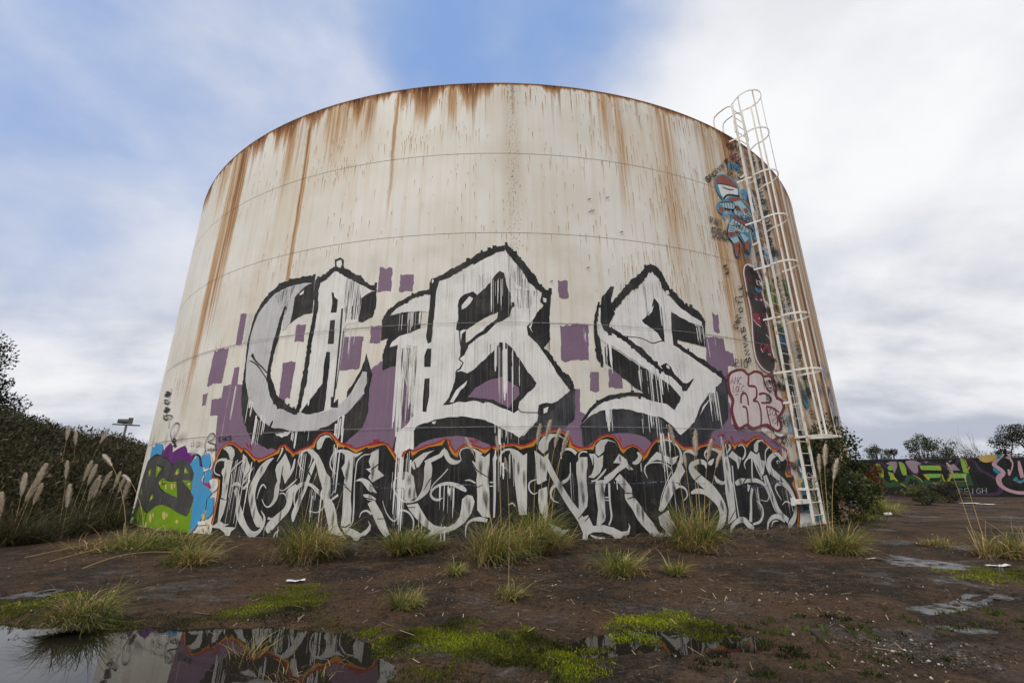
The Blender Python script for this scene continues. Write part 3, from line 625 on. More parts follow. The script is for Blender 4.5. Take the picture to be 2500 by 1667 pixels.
S_b = (Coat().line('S', '415 440 50 460 390 46 530 310 52 600 245 52 650 200 46 678 162 42 720 168 46 770 230 42 800 300 42 860 360 52 920 430 46 1000 475 46 1065 532 30', rough=R_)
       .poly('S', '432 290 405 290 345 365 335 430 335 520 345 570 390 592 402 545 440 480 415 430 410 380', .014).line('S', '325 400 10 305 500 20 300 600 26 318 700 40 330 790 46 362 822 40', rough=.014)
       .line('S', '850 690 30 900 720 30 1000 790 36 1100 860 42 1190 930 42 1218 965 30', rough=.014).poly('S', '835 470 900 490 960 530 1010 570 1050 575 1060 530 1078 530 1075 640 1085 715 1020 700 930 680 880 665 880 690 850 700 840 600', .008)
       .line('S', '205 1250 14 270 1160 24 340 1100 26 440 1065 26 560 1050 24 670 1062 26', rough=.008).line('S', '345 560 40 400 600 42 470 635 38 560 700 42 650 775 46 730 850 34 780 890 20', rough=.014)
       .poly('S', '410 715 500 775 620 855 740 930 850 1005 910 1072 890 1130 860 1168 790 1120 660 1085 660 1055 580 1005 530 960 430 880 370 830 350 760 380 700', .012))
S_n = (Coat().poly('S', '1195 960 1220 930 1240 1040 1240 1220 1190 1290 1130 1310 1100 1390 1040 1470 880 1480 905 1330 970 1280 1010 1200 1030 1120 1100 1040 1150 1030 1150 1000', .010)
       .poly('S', '200 1260 250 1210 340 1160 430 1147 540 1155 640 1180 740 1210 850 1280 915 1330 920 1480 690 1390 600 1340 480 1325 360 1335 280 1385 215 1440', .008))
S_w = (Coat().poly('S', '680 190 720 215 760 300 820 360 900 440 970 490 1052 540 1052 570 960 540 835 468 838 600 852 705 1000 803 1100 873 1195 942 1190 970 1150 1000 1150 1040 1110 1040 1040 1140 1000 1250 905 1340 850 1290 740 1215 640 1185 540 1160 430 1155 330 1170 250 1215 205 1265 270 1175 340 1118 420 1090 540 1080 650 1090 730 1105 800 1120 860 1165 895 1110 905 1075 830 985 740 920 640 860 520 780 430 715 370 690 335 660 322 560 326 440 335 440 335 540 360 600 420 640 400 570 430 510 470 440 530 390 600 310 650 255', .010)
       .drips('S', 345, 430, 680, 900, 12, .03, 41).drips('S', 600, 800, 850, 1180, 20, .02, 42).drips('S', 370, 450, 1150, 1330, 5, .03, 43).drips('S', 620, 800, 1180, 1420, 12, .018, 44).drips('S', 1100, 1180, 1030, 1320, 12, .026, 45).drips('S', 1010, 1060, 570, 700, 9, .014, 46).drips('S', 780, 830, 440, 700, 4, .03, 47))
S_d = (Coat().poly('S', '715 370 740 400 770 440 780 560 790 690 770 670 740 620 660 560 628 530 660 500 690 450', .010).poly('S', '760 850 800 830 835 860 860 910 920 970 945 975 1000 940 975 985 945 1030 915 1030 910 1000 840 930 790 910 780 880', .006)
       .line('S', '450 610 5 500 640 6 620 655 6 700 690 7 750 680 7 790 670 7').line('S', '400 590 34 470 635 34 560 700 38 650 775 42 730 850 30 780 890 16', rough=.012).drips('S', 470, 770, 250, 620, 18, .007, 48, .3).drips('S', 520, 900, 860, 1180, 14, .007, 49, .3).poly('S', '735 1208 780 1222 850 1280 870 1300 840 1288 760 1232', .006).drips('S', 1070, 1150, 1050, 1250, 10, .012, 50))
S_e = Coat().poly('S', '800 845 820 850 825 875 805 865').poly('S', '1035 1210 1060 1140 1110 1085 1060 1165', .006).poly('S', '690 440 712 425 700 470 670 500').poly('S', '795 320 815 318 825 345 805 345').drips('S', 745, 780, 400, 680, 4, .018, 51)
letter('giant white blackletter capital S, nearest the ladder', [('black_outline', M_BLACK, S_b), ('washed_shadow', M_NAVY, S_n), ('white_fill', M_WHITE, S_w), ('black_detail', M_BLACK, S_d), ('white_highlight', M_WHITE, S_e)])
Coat().poly('6', '470 300 520 290 620 205 800 145 1050 115 1250 140 1450 225 1480 420 500 520', .004).poly('7', '690 300 860 190 1000 105 1130 80 1300 90 1440 130 1510 190 1480 420 700 420', .004).build('painted_band', M_PURPLE, tank, up())

# --- long mural of blackletter writing round the foot of the tank
MTOP = [('D', '990 1250 1015 1140 1040 1010 1062 900 1070 770 1040 742 1000 755 992 690 1000 600 1040 540 1055 470'),
        ('5', '165 360 210 270 290 218 340 218 400 260 447 330 465 275 530 340 600 425 625 400 650 437 760 382 893 322 918 242 960 242 975 282 1030 322 1060 374 1090 330 1120 337 1180 292 1320 257 1332 190 1380 115 1450 88 1500 98 1550 155 1592 252 1700 247 1810 322 1900 272 1945 247'),
        ('6', '0 268 180 222 212 228 300 370 400 540 432 330 502 268 516 372 600 300 720 250 880 226 922 155 945 180 962 262 1000 332 1066 382 1082 290 1130 242 1220 242 1310 272 1390 338 1470 255 1530 292 1640 242 1740 232'),
        ('7', '-50 280 0 262 110 242 180 140 270 87 380 67 460 87 520 142 541 182 522 247 600 267 652 312 700 282 780 277 822 287 852 200 920 147 990 122 1060 137 1110 192 1142 282 1180 332 1230 272 1290 242 1350 262 1400 332 1418 400 1390 440'),
        ('8', '0 360 50 250 110 182 200 142 260 152 330 192 400 262 422 294 500 272 590 298 640 252 720 232 800 242 870 292 910 312 932 232 970 182 1002 212 1042 284 1070 227 1120 207 1160 227 1182 262 1230 192 1300 147 1360 147 1402 182 1424 242 1472 247 1492 312 1570 292 1612 362 1660 352 1687 292 1672 400 1642 570 1662 612 1742 602 1747 642 1722 692 1772 780 1802 880 1804 1000 1794 1150 1764 1300')]
mt = Coat(); top_uv = []
for c, f in MTOP:
    a = nums(f); top_uv += [mt.px(c, a[i], a[i+1]) for i in range(0, len(a), 2)]
def along(w):
    ct = Coat(); q = [(u, v, w) for u, v in top_uv]; q2 = []
    for i in range(len(q)-1):
        n = max(1, int(math.hypot(q[i+1][0]-q[i][0], q[i+1][1]-q[i][1])/.12))
        for j in range(n): q2.append(tuple(q[i][k]+(q[i+1][k]-q[i][k])*j/n for k in range(3)))
    q2 = np.array(q2); q2[1:-1, :2] = .25*q2[:-2, :2]+.5*q2[1:-1, :2]+.25*q2[2:, :2]
    for f in ribbon(q2): ct.face(f)
    return ct
mural_bg = Coat().face(top_uv+[(top_uv[-1][0], .13), (top_uv[0][0], .13)])
o_r, o_y, o_k = up(), up(), up()
mural = mural_bg.build('mural', M_MUR, tank, o_k); mural['label'] = 'black mural of ornate white blackletter writing round the tank foot'
along(.150).build('red_outline', M_RED, mural, o_r); along(.072).build('yellow_outline', M_YEL, mural, o_y)
fl = Coat()
for c, f in (('5', '2020 185 8 2060 170 26 2100 180 6'), ('5', '1660 215 20 1700 215 22 1770 232 6'), ('5', '500 200 8 515 230 14 530 255 6'), ('5', '545 215 10 550 250 14 560 285 5'), ('6', '60 165 20 90 175 20 130 180 6'), ('6', '0 215 16 60 205 22 180 185 8'), ('6', '1170 185 10 1230 180 24 1290 205 6'), ('6', '1255 160 12 1290 170 20 1320 190 6'), ('6', '960 260 10 975 190 18 990 140 8'), ('7', '560 200 10 590 225 16 660 250 5'), ('7', '1120 110 8 1150 150 16 1150 200 6'), ('8', '700 190 6 760 150 16 810 160 8'), ('8', '840 110 8 900 100 18 930 150 6'), ('8', '1000 110 8 1015 150 16 1030 180 5'), ('8', '1120 150 6 1180 190 14 1200 160 5'), ('8', '1470 180 8 1530 150 14 1600 130 8'), ('8', '1580 240 10 1600 190 12 1640 200 8'), ('8', '1690 430 6 1720 440 10 1700 500 6'), ('8', '1740 420 6 1770 480 10 1750 520 6'), ('8', '550 0 1 551 1 1')): fl.line(c, f)
fl.build('red_flourish', M_RED, mural, up())
L1 = [('p5', '255 400 345 405 325 500 300 640 280 770 265 885 200 850 215 750 225 600 205 560 215 520 240 490 240 440'), ('p5', '225 270 270 240 320 240 360 280 365 340 340 400 310 400 290 330 260 290'), ('p5', '195 870 270 890 230 1040 190 1130 240 1170 300 1165 240 1200 380 1210 320 1260 300 1320 262 1330 240 1270 180 1220 80 1210 160 1150'),
      ('5', '190 590 8 130 560 12 122 500 14 150 430 16 200 400 20 270 405 30'), ('5', '330 560 10 320 700 10 290 850 8'), ('5', '325 545 14 360 490 14 470 400 10'), ('p5', '465 330 500 360 550 480 540 530 490 600 440 690 470 600 460 500 455 420'), ('5', '590 490 4 530 580 26 470 670 30 440 700 10'), ('5', '330 720 8 370 690 30 430 700 26 470 740 30 530 680 20 550 640 8'), ('5', '370 750 50 400 830 50 405 930 50 420 1040 90 450 1130 80 500 1220 60 560 1290 66 640 1270 40 700 1190 34 720 1090 24 680 1010 6')]
L2 = [('5', '830 380 8 760 430 50 690 520 90 630 620 80 580 740 96 570 860 86 590 980 80 620 1080 90 660 1150 96 690 1180 40'), ('5', '740 740 8 710 700 14 680 720 18 650 790 10 630 870 4'), ('5', '890 640 20 870 740 60 855 850 50 810 930 30 760 965 14 720 940 10 690 870 6'), ('5', '1100 700 20 1020 800 90 1020 900 70 980 1000 70 900 1080 80 820 1160 96 770 1220 86 770 1275 20'), ('5', '760 1100 26 810 1105 14 870 1080 10'), ('5', '830 1330 10 850 1280 16 900 1240 4'),
      ('p5', '970 320 1030 470 1030 560 990 650 965 690 930 560 905 690 870 640 850 520 870 460 920 400'), ('5', '935 255 22 925 310 20 870 420 4'), ('5', '1085 390 14 1060 500 30 1010 600 26 960 680 6'), ('5', '900 760 10 950 765 8 1050 690 20 1110 630 4'), ('5', '900 810 8 940 800 12 980 830 8')]
L3 = [('5', '1185 530 6 1140 470 12 1130 400 12 1165 320 16 1230 287 22 1300 300 40'), ('p5', '1240 287 1310 290 1370 350 1420 450 1460 560 1505 610 1510 780 1500 860 1550 930 1580 1050 1590 1160 1610 1220 1700 1350 1620 1310 1530 1285 1490 1290 1480 1180 1460 1080 1440 990 1420 880 1410 740 1370 600 1330 430 1280 340 1240 310'), ('5', '1330 400 24 1290 500 44 1240 640 40 1200 760 40 1140 880 50 1100 980 60 1070 1060 56 1060 1140 20'), ('5', '1090 1010 6 1075 850 20 1110 740 40 1180 690 40 1270 700 30 1350 770 40 1410 840 30 1440 920 16 1400 1000 10 1330 1030 10 1250 1010 8'), ('p5', '1345 270 1345 190 1390 130 1450 105 1500 115 1545 180 1500 130 1450 140 1420 200 1400 260 1370 280'), ('5', '1440 960 20 1510 890 20 1600 820 26'), ('5', '1480 870 6 1560 770 10'), ('5', '1250 310 14 1285 350 18 1280 420 12 1250 500 8')]
L4 = [('5', '1580 570 6 1520 510 12 1505 430 14 1540 340 18 1610 297 26 1700 310 44 1800 350 40 1890 310 6'), ('p5', '1640 300 1740 310 1800 360 1790 480 1770 620 1760 740 1750 860 1760 1000 1750 1160 1680 1200 1630 1190 1650 1050 1660 850 1665 700 1680 620 1640 500 1680 440 1680 350'), ('5', '1985 335 8 1900 350 12 1830 420 14 1812 520 12 1795 700 10 1785 1000 16 1765 1160 14 1680 1225 8'), ('p5', '1990 320 2085 270 2080 420 2075 520 2150 590 2060 640 2010 670 1990 650 1960 610 1990 560 1930 510 1990 500 1965 420 1990 350'), ('5', '1810 655 6 1880 640 36 1950 690 70 2000 760 60 2060 800 10'), ('5', '1900 820 10 1970 850 60 2050 880 20'), ('5', '1990 900 84 2040 1000 96 2080 1080 106 2130 1200 96 2190 1310 60'), ('5', '1855 1090 6 1880 1030 14 1940 1010 20 2000 1050 26'), ('p5', '1640 1210 1740 1215 1820 1250 1870 1280 1940 1230 1975 1180 1955 1120 1990 1180 1985 1240 1930 1300 1870 1320 1818 1395 1760 1320 1680 1280')]
L5 = [('6', '170 890 4 210 1020 8 270 1110 14 320 1130 14 345 1080 12 350 1020 16 420 1005 20 490 1040 20 540 1130 16 530 1250 10'), ('6', '360 600 6 320 640 14 300 720 16 330 810 20 390 880 22 470 905 20 560 890 22 640 820 56 690 740 88 710 600 88 715 500 96 715 430 60'), ('p6', '500 450 560 390 660 320 790 288 720 330 660 400 610 480 545 520'), ('6', '680 440 50 780 390 50 860 350 46 910 300 56 950 380 56 1000 425 60 1060 430 40 1110 405 8'), ('6', '905 258 4 910 310 36'), ('p6', '440 540 500 560 540 600 560 740 580 850 480 900 430 880 440 760 395 690 430 630'),
      ('p6', '460 940 590 920 640 1010 700 1110 780 1180 870 1205 960 1200 1040 1150 1090 1080 1110 980 1120 870 1180 820 1240 830 1270 900 1230 1040 1150 1150 1040 1230 930 1270 800 1290 700 1330 640 1340 750 1250 660 1190 560 1090 490 1000'), ('6', '1180 790 10 1120 740 56 1000 690 40 900 690 36 800 730 26 745 800 22 770 860 26 830 880 28 885 855 8'), ('6', '950 510 12 880 590 10 780 690 10 740 770 8')]
L6 = [('6', '1110 400 8 1090 330 12 1120 275 14 1190 258 14 1260 280 22 1340 350 64'), ('p6', '1280 310 1390 370 1450 320 1445 450 1430 600 1445 800 1445 1000 1450 1090 1360 1080 1300 1000 1300 820 1290 640 1300 560 1250 470 1240 410 1280 440'), ('6', '1155 650 6 1210 645 18 1280 680 16'), ('p6', '1485 390 1515 310 1540 380 1520 420 1525 700 1520 900 1510 1090 1490 1090 1495 800 1490 500'), ('6', '1445 670 14 1500 670 14'), ('6', '1445 715 12 1500 715 12'), ('6', '1165 1330 4 1160 1250 12 1180 1170 20 1240 1120 30 1340 1110 50 1420 1130 40')]
L7 = [('6', '1670 530 6 1600 470 16 1570 390 18 1600 310 20 1670 277 26 1750 300 40'), ('p6', '1680 272 1780 290 1850 350 1895 320 1890 600 1895 850 1890 1060 1800 1060 1770 850 1745 640 1745 400 1700 320'), ('6', '1670 940 8 1720 920 16 1755 960 12'), ('6', '1720 330 16 1730 500 8 1735 720 4'), ('p7', '120 290 230 370 290 320 280 430 270 560 260 650 200 700 150 690 140 500'), ('7', '250 390 70 330 560 70 430 740 70 540 920 80 640 1060 86 690 1160 60'), ('p7', '165 270 175 190 230 120 310 92 400 95 505 168 400 115 330 140 290 200 280 280 225 330'), ('7', '270 640 10 130 640 10 60 680 16 60 760 16 110 810 12 160 790 6'), ('p7', '170 760 270 720 275 900 280 1060 250 1130 180 1000 165 880'), ('7', '545 560 6 520 630 30 440 680 40 350 720 36 315 800 24 340 880 16 410 915 6'), ('7', '300 1170 20 400 1250 80 450 1270 60 525 1235 6')]
L8 = [('7', '440 390 14 440 320 16 490 277 24 560 280 36 620 330 40'), ('7', '660 420 10 650 350 14 690 305 16 750 310 18'), ('p7', '670 370 750 370 755 470 740 560 740 640 760 850 750 960 690 1040 640 1100 650 950 640 700 620 560 620 440'), ('p7', '770 330 840 330 880 380 940 345 935 480 900 560 830 620 760 610 810 560 820 480 800 400'), ('p7', '850 330 850 230 910 165 990 155 1080 190 1130 260 1080 195 1000 175 960 230 950 300 890 360'), ('7', '975 510 10 930 570 24 860 640 14 800 660 20'), ('p7', '1060 440 1130 330 1220 400 1240 450 1300 520 1250 525 1210 490 1110 560 1060 620 1000 670 960 700 950 610 1050 540 1150 450 1110 440'),
      ('p7', '850 650 950 640 970 700 950 800 960 900 970 1080 960 1130 900 1190 860 1180 880 1000 860 850 845 740'), ('7', '1010 680 26 1020 900 20 1040 1080 20 1010 1180 16'), ('7', '965 850 12 1022 850 12'), ('7', '965 885 10 1022 885 10'), ('7', '1110 600 86 1180 680 86 1240 760 86 1250 850 96 1330 960 106 1400 1080 116 1500 1200 110 1580 1290 70 1660 1290 10'), ('p7', '690 1090 760 1060 820 1190 950 1180 1060 1210 1160 1260 1230 1250 1250 1200 1240 1150 1265 1200 1250 1290 1180 1310 1120 1370 1040 1300 940 1265 820 1265 760 1300 745 1370 770 1420 840 1400 880 1360 840 1430 740 1435 690 1370 700 1280 640 1130'), ('7', '790 1300 10 860 1330 26 970 1335 4'), ('7', '1350 310 20 1380 370 46 1340 430 46 1290 440 20')]
L9 = [('p7', '1440 480 1500 390 1580 305 1650 340 1760 380 1840 350 1800 440 1760 470 1680 420 1580 400 1500 430 1450 480'), ('7', '1470 620 6 1435 540 14 1450 470 16 1520 435 12 1640 438 12 1740 490 12 1755 520 8'), ('7', '1590 190 8 1680 165 16 1770 190 20 1840 260 20 1870 340 30 1870 440 50'), ('p7', '1850 400 1890 480 1920 540 1870 620 1850 680 1790 780 1750 860 1700 950 1640 1030 1600 1000 1640 880 1680 740 1740 620 1800 540'), ('7', '1755 540 8 1700 660 8 1640 830 8 1620 940 6'), ('p7', '1600 1080 1720 1000 1740 1080 1780 1150 1820 1220 1780 1300 1700 1370 1640 1390 1690 1250 1620 1180'), ('7', '1770 760 30 1850 720 24 1920 750 20 1945 830 14 1900 890 6')]
L10 = [('8', '440 430 6 430 370 12 450 310 18 510 300 36 560 330 30 600 320 6'), ('8', '700 500 16 680 440 46 600 425 46 520 480 56 560 570 90 650 660 96 740 740 106 830 850 106 890 970 106 900 1080 86 870 1180 66 810 1260 20'), ('8', '520 800 20 590 775 50 680 790 46 770 860 36 850 950 30'), ('8', '700 390 8 680 330 14 720 282 20 790 275 26 870 320 40 910 360 30'), ('8', '790 390 10 750 440 46 720 440 10'), ('8', '800 590 10 830 650 40 900 680 30 940 640 10')]
L11 = [('p8', '890 370 960 360 990 500 1000 650 1020 700 1030 800 1050 1000 1060 1100 1000 1150 960 1170 970 1000 930 800 920 640'), ('8', '1010 470 14 1030 700 16 1060 900 14 1090 1090 14'), ('p8', '960 360 1010 295 1060 340 1120 380 1110 430 1080 520 1060 430 1010 390'), ('8', '970 215 20 985 260 24 940 330 6'), ('8', '1080 240 6 1130 225 12 1165 280 14 1160 350 20 1130 400 10')]
L12 = [('8', '1170 510 6 1155 450 14 1190 390 18 1240 380 20 1245 500 18 1250 620 16'), ('p8', '1190 370 1230 295 1300 340 1330 310 1350 400 1400 420 1390 560 1360 600 1330 520 1280 430 1240 370'), ('8', '1260 390 14 1310 520 16 1370 640 14'), ('p8', '1270 290 1270 220 1310 165 1370 160 1410 220 1360 175 1320 200 1320 290 1295 320'), ('8', '1050 690 36 1110 660 56 1200 650 36 1300 650 40 1390 700 30 1440 800 20 1450 850 14 1420 895 8 1350 880 6'), ('8', '1200 780 14 1210 700 40'), ('8', '1250 740 36 1235 850 30 1235 1000 30 1230 1140 40'), ('8', '1300 890 8 1360 950 14 1380 1050 20 1340 1140 26 1260 1170 20'), ('8', '1000 1270 10 1010 1200 36 1080 1130 46 1150 1120 56 1210 1180 60 1270 1220 30'), ('8', '990 1250 16 1010 1300 14 1070 1305 10 1110 1275 4')]
L13 = [('8', '1460 580 14 1420 480 18 1405 380 14 1410 300 14 1450 252 14 1475 280 8'), ('8', '1660 350 8 1600 390 50 1560 340 40 1500 350 46 1450 420 56 1470 520 66 1550 600 66 1640 680 56 1710 780 56 1760 900 46 1770 1000 46 1750 1100 56 1700 1180 56 1680 1270 10'), ('8', '1400 590 56 1440 720 76 1490 850 76 1540 980 76 1610 1060 46 1680 1130 60'), ('8', '1600 880 6 1550 800 16 1525 730 16 1560 690 30 1640 710 36 1700 790 26'), ('8', '1435 1260 8 1440 1160 24 1490 1090 40 1560 1080 46 1640 1120 56'), ('8', '1480 1200 6 1500 1140 14 1560 1130 6'), ('8', '1610 940 6 1650 900 12 1710 930 14 1740 1020 10'), ('8', '1540 440 30 1570 430 30 1570 500 6')]
om = up()
for i, L in enumerate((L1, L2, L3, L4, L5, L6, L7, L8, L9, L10, L11, L12, L13)):
    ct = Coat()
    for c, f in L:
        if c[0] == 'p': ct.poly(c[1], f, smooth=False)
        else: a = np.array(nums(f)).reshape(-1, 3); a[:, 2] = a[:, 2]*.98+1; ct.line(c, ' '.join('%g' % v for v in a.ravel()))
    ct.build('mural_letter', M_LET, mural, om+i*.00015)
om = OFF[0] = OFF[0]+.0022
# black slits and quills over the white letters
sl = Coat()
for c, f in (('5', '945 470 6 930 560 12 915 650 8'), ('5', '1325 480 8 1370 650 10 1385 730 6'), ('5', '1225 500 6 1260 570 14 1280 610 6'), ('5', '440 700 6 480 640 10 560 560 6'), ('5', '1640 640 8 1690 720 14 1760 790 6'), ('5', '1995 520 8 2050 480 14 2150 400 6'), ('5', '1980 800 6 2010 790 14 2060 800 5'), ('5', '1900 850 6 1980 870 12 2060 885 5'), ('5', '205 560 10 215 700 8 205 840 6'), ('5', '2070 1105 10 2150 1105 6'), ('6', '460 390 10 500 500 12 560 610 6'), ('6', '550 420 10 570 500 16 600 570 6'), ('6', '660 770 6 720 660 12 770 600 6'), ('6', '1245 440 10 1300 530 14 1430 610 8'), ('6', '1080 900 8 1140 820 16 1210 740 8'), ('6', '1090 840 8 1230 760 12 1370 700 6'), ('6', '470 970 8 560 970 8'), ('7', '640 1110 8 720 1020 14 810 920 8'), ('7', '720 1140 8 770 1080 12 830 1000 8'), ('7', '150 720 8 230 670 12 290 640 8'), ('7', '1190 800 8 1240 800 12 1300 805 5'), ('7', '1230 870 10 1290 850 14 1370 835 8'), ('7', '1600 1050 8 1700 980 10 1790 890 6'), ('8', '540 680 8 590 620 12 640 580 6'), ('8', '1130 720 8 1160 650 14 1190 620 6'), ('8', '1500 330 6 1550 370 10 1610 450 6'), ('8', '1680 640 12 1720 620 22 1670 680 6'), ('8', '970 1140 6 1010 1070 10 1050 1000 6'), ('8', '1400 600 6 1450 760 8 1530 1000 8 1600 1060 6'), ('8', '1480 600 6 1540 660 8 1660 760 10 1750 900 6'), ('7', '820 360 6 825 480 12 790 590 6'), ('5', '1790 360 8 1775 600 10 1765 860 8')): sl.line(c, f)
sl.build('black_slit', M_MUR, mural, up())
# thin runs of white paint down the mural, and the runs of the big letters continuing over it
dw = Coat()
for i, (c, x0, x1, y0, y1, n, w) in enumerate((('5', 380, 620, 420, 1360, 16, .010), ('5', 1130, 1260, 300, 1000, 8, .012), ('5', 1520, 1680, 250, 900, 10, .012), ('5', 1260, 1420, 780, 1200, 12, .010), ('6', 300, 520, 320, 1350, 14, .018), ('6', 280, 480, 560, 1200, 10, .014), ('6', 840, 1030, 700, 1080, 17, .014), ('6', 860, 970, 1180, 1440, 7, .014), ('6', 590, 660, 1100, 1300, 5, .012), ('6', 1500, 1620, 230, 900, 7, .022), ('6', 1640, 1700, 230, 1000, 3, .014), ('7', 1590, 1740, 120, 900, 11, .016), ('7', 540, 590, 480, 1300, 5, .010), ('7', 1380, 1400, 440, 650, 2, .014), ('7', 1060, 1110, 660, 780, 4, .012), ('8', 840, 920, 120, 700, 6, .012), ('8', 1270, 1330, 720, 1150, 9, .008), ('8', 1600, 1700, 740, 1080, 10, .007), ('8', 100, 300, 300, 1000, 7, .010), ('5', 700, 900, 1200, 1370, 8, .008))): dw.drips(c, x0, x1, y0, y1, n, w, 60+i, .4)
dw.build('white_runs', M_WHITE, mural, up())
Coat().line('5', '1250 680 5 1500 690 10 1700 690 6').line('6', '20 705 8 150 735 12 420 740 6').line('6', '1050 705 6 1180 700 12 1300 715 6').line('7', '740 675 6 900 690 10 1200 690 8 1400 680 12 1650 665 12 1900 685 8').line('8', '430 680 6 520 690 8 700 685 8 900 680 6').line('8', '1100 720 6 1400 720 8 1550 650 10 1660 680 6').build('faint_blue_line', paint('faint_blue_spray', (.16, .20, .32), .2, dry=.52), mural, up())
# airbrushed grey modelling on the letters
def soft(spots, name, m, parent, off, amax=.85):
    mb = MB(); mb.c = []; mb.uv = []; ct = Coat(); r = random.Random(4)
    for c, x, y, rx, ry, a in spots:
        u, v = ct.px(c, x, y); k = CROP[c][2]*.0102; k0 = len(mb.v); n = 14
        mb.v.append(shell(u, v, off)); mb.c.append((0, 0, 0, a*amax)); mb.uv.append((u, v))
        for rr, al in ((.5, .6), (1., 0.)):
            for j in range(n):
                t = 2*pi*j/n; q = rr*r.uniform(.85, 1.15); uu, vv = u+rx*k*q*cos(t), v+ry*k*q*sin(t); mb.v.append(shell(uu, vv, off)); mb.c.append((0, 0, 0, al*a*amax)); mb.uv.append((uu, vv))
        for j in range(n):
            j2 = (j+1) % n; mb.f += [(k0, k0+1+j, k0+1+j2), (k0+1+j, k0+1+n+j, k0+1+n+j2, k0+1+j2)]
    o = mb.build(name, m); o.parent = parent; o['kind'] = 'stuff'
    if parent is tank: o.matrix_parent_inverse = Matrix.Translation((0, -TANK_Y, 0))
    return o
def spray(name, rgb):
    m, N, bs = new_mat(name); a = N.node('ShaderNodeVertexColor', layer_name='tint').outputs['Alpha']; bs.inputs['Base Color'].default_value = (*rgb, 1); bs.inputs['Roughness'].default_value = .55
    uv = N.node('ShaderNodeTexCoord').outputs['UV']; N.put(bs.inputs['Alpha'], N.math('MULTIPLY', a, N.math('ADD', .6, N.math('MULTIPLY', N.noise(uv, 24, 3, .7), .8)), clamp=True)); return m
M_SPRAYK = spray('black_spray', (.03, .03, .032)); M_SPRAYW = spray('white_spray', (.62, .62, .62)); M_SPRAYT = spray('purple_spray', (.10, .055, .10))
r = random.Random(12); sp = []
for c, pts in (('5', '255 600 260 740 480 470 560 760 580 900 600 1060 690 520 990 840 900 1080 1200 720 1380 780 1500 800 1720 480 1700 560 2010 560 1990 780 420 1000 460 700 400 820 1140 880 1540 1100'), ('6', '480 640 500 780 540 820 620 1120 700 1170 1180 900 1200 960 1380 840 1400 890 1040 1140 1340 480 1450 600 1850 640 1780 500'), ('7', '200 430 240 480 200 820 680 480 690 720 700 850 930 740 920 800 1150 400 1260 460 1190 700 1300 820 1360 980 1400 1060 1720 780 1780 760 1700 860 940 1080 440 680 420 700 1640 380 1760 420'), ('8', '620 430 940 480 960 700 900 960 880 920 1100 400 1330 500 1360 460 1470 560 1500 450 1600 640 1700 860 1110 660 1240 650 1500 860 1120 1130 1620 1060')):
    a = nums(pts)
    for i in range(0, len(a), 2):
        for q in range(2): sp.append((c, a[i]+r.uniform(-14, 14), a[i+1]+r.uniform(-20, 20), r.uniform(12, 26), r.uniform(40, 130), r.uniform(.25, .9)))
soft(sp, 'airbrushed_shading', M_SPRAYK, mural, up(), .72)
# --- green creature-like lettering at the left foot of the tank
g = Coat().poly('D', '295 575 330 400 350 410 372 372 440 372 450 430 430 490 380 495').poly('D', '735 600 835 495 870 620 905 660 890 760 900 820 970 880 985 910 930 970 920 1080 870 1190 800 1290 740 1360 745 1000 780 700').poly('D', '865 530 920 475 970 500 965 600 930 645 880 610', smooth=True).poly('D', '905 730 930 670 985 650 975 750 930 810 900 780', smooth=True).poly('D', '985 960 1005 960 995 1100 960 1160 910 1180 925 980', smooth=True)
left = g.build('painted_piece', M_BLUE, tank, up()); left['label'] = 'green, charcoal and blue graffiti piece at the left foot of the tank'
Coat().poly('D', '430 490 480 410 530 360 550 390 545 470 620 420 690 390 715 450 800 490 740 590 650 540 545 600 500 530').poly('D', '840 520 870 530 880 620 850 620').build('violet_fill', M_VIO, left, up())
Coat().poly('D', '280 570 330 520 380 490 440 510 500 540 550 610 590 560 650 530 710 560 760 620 785 690 770 760 700 800 740 870 785 960 770 1040 700 1165 620 1130 530 1070 440 1035 370 1050 300 1110 270 1130 210 1030 150 1130 110 1180 170 960 220 760').build('charcoal_fill', M_GREY, left, up())
og = up()
Coat().poly('D', '270 1135 300 1112 370 1052 440 1037 530 1072 620 1132 700 1167 730 1140 778 1000 760 1150 735 1360 235 1345').poly('D', '100 1240 150 1130 210 1040 265 1130 240 1330 100 1290').poly('D', '395 800 450 735 480 780 595 775 605 960 480 900 420 860').poly('D', '660 770 765 770 755 890 700 820').poly('D', '570 710 600 650 625 640 625 700').poly('D', '680 700 690 620 730 690').poly('D', '380 600 435 640 385 720 370 740').poly('D', '285 740 300 660 330 640 310 720').poly('D', '285 1010 330 900 345 960').poly('D', '200 950 215 850 222 900').build('green_fill', M_GREEN, left, og)
g = Coat()
for x, y, a, b in ((310, 1180, 14, 50), (340, 1150, 9, 26), (460, 1155, 20, 46), (492, 1150, 8, 24), (545, 840, 12, 36), (480, 840, 9, 30), (575, 830, 8, 26), (600, 690, 9, 22), (693, 665, 9, 20), (730, 805, 12, 20), (415, 800, 9, 20), (400, 650, 8, 20), (300, 690, 7, 26), (320, 960, 7, 24), (175, 1200, 6, 36), (260, 1260, 8, 40), (600, 1220, 14, 22), (890, 1170, 18, 40), (910, 1110, 10, 24), (935, 1270, 14, 30), (880, 1310, 10, 24)):
    g.poly('D', ' '.join('%g %g' % (x+a*cos(t), y+b*sin(t)) for t in np.arange(10)*2*pi/10))
g.build('buff_spot', M_CREAM, left, up())
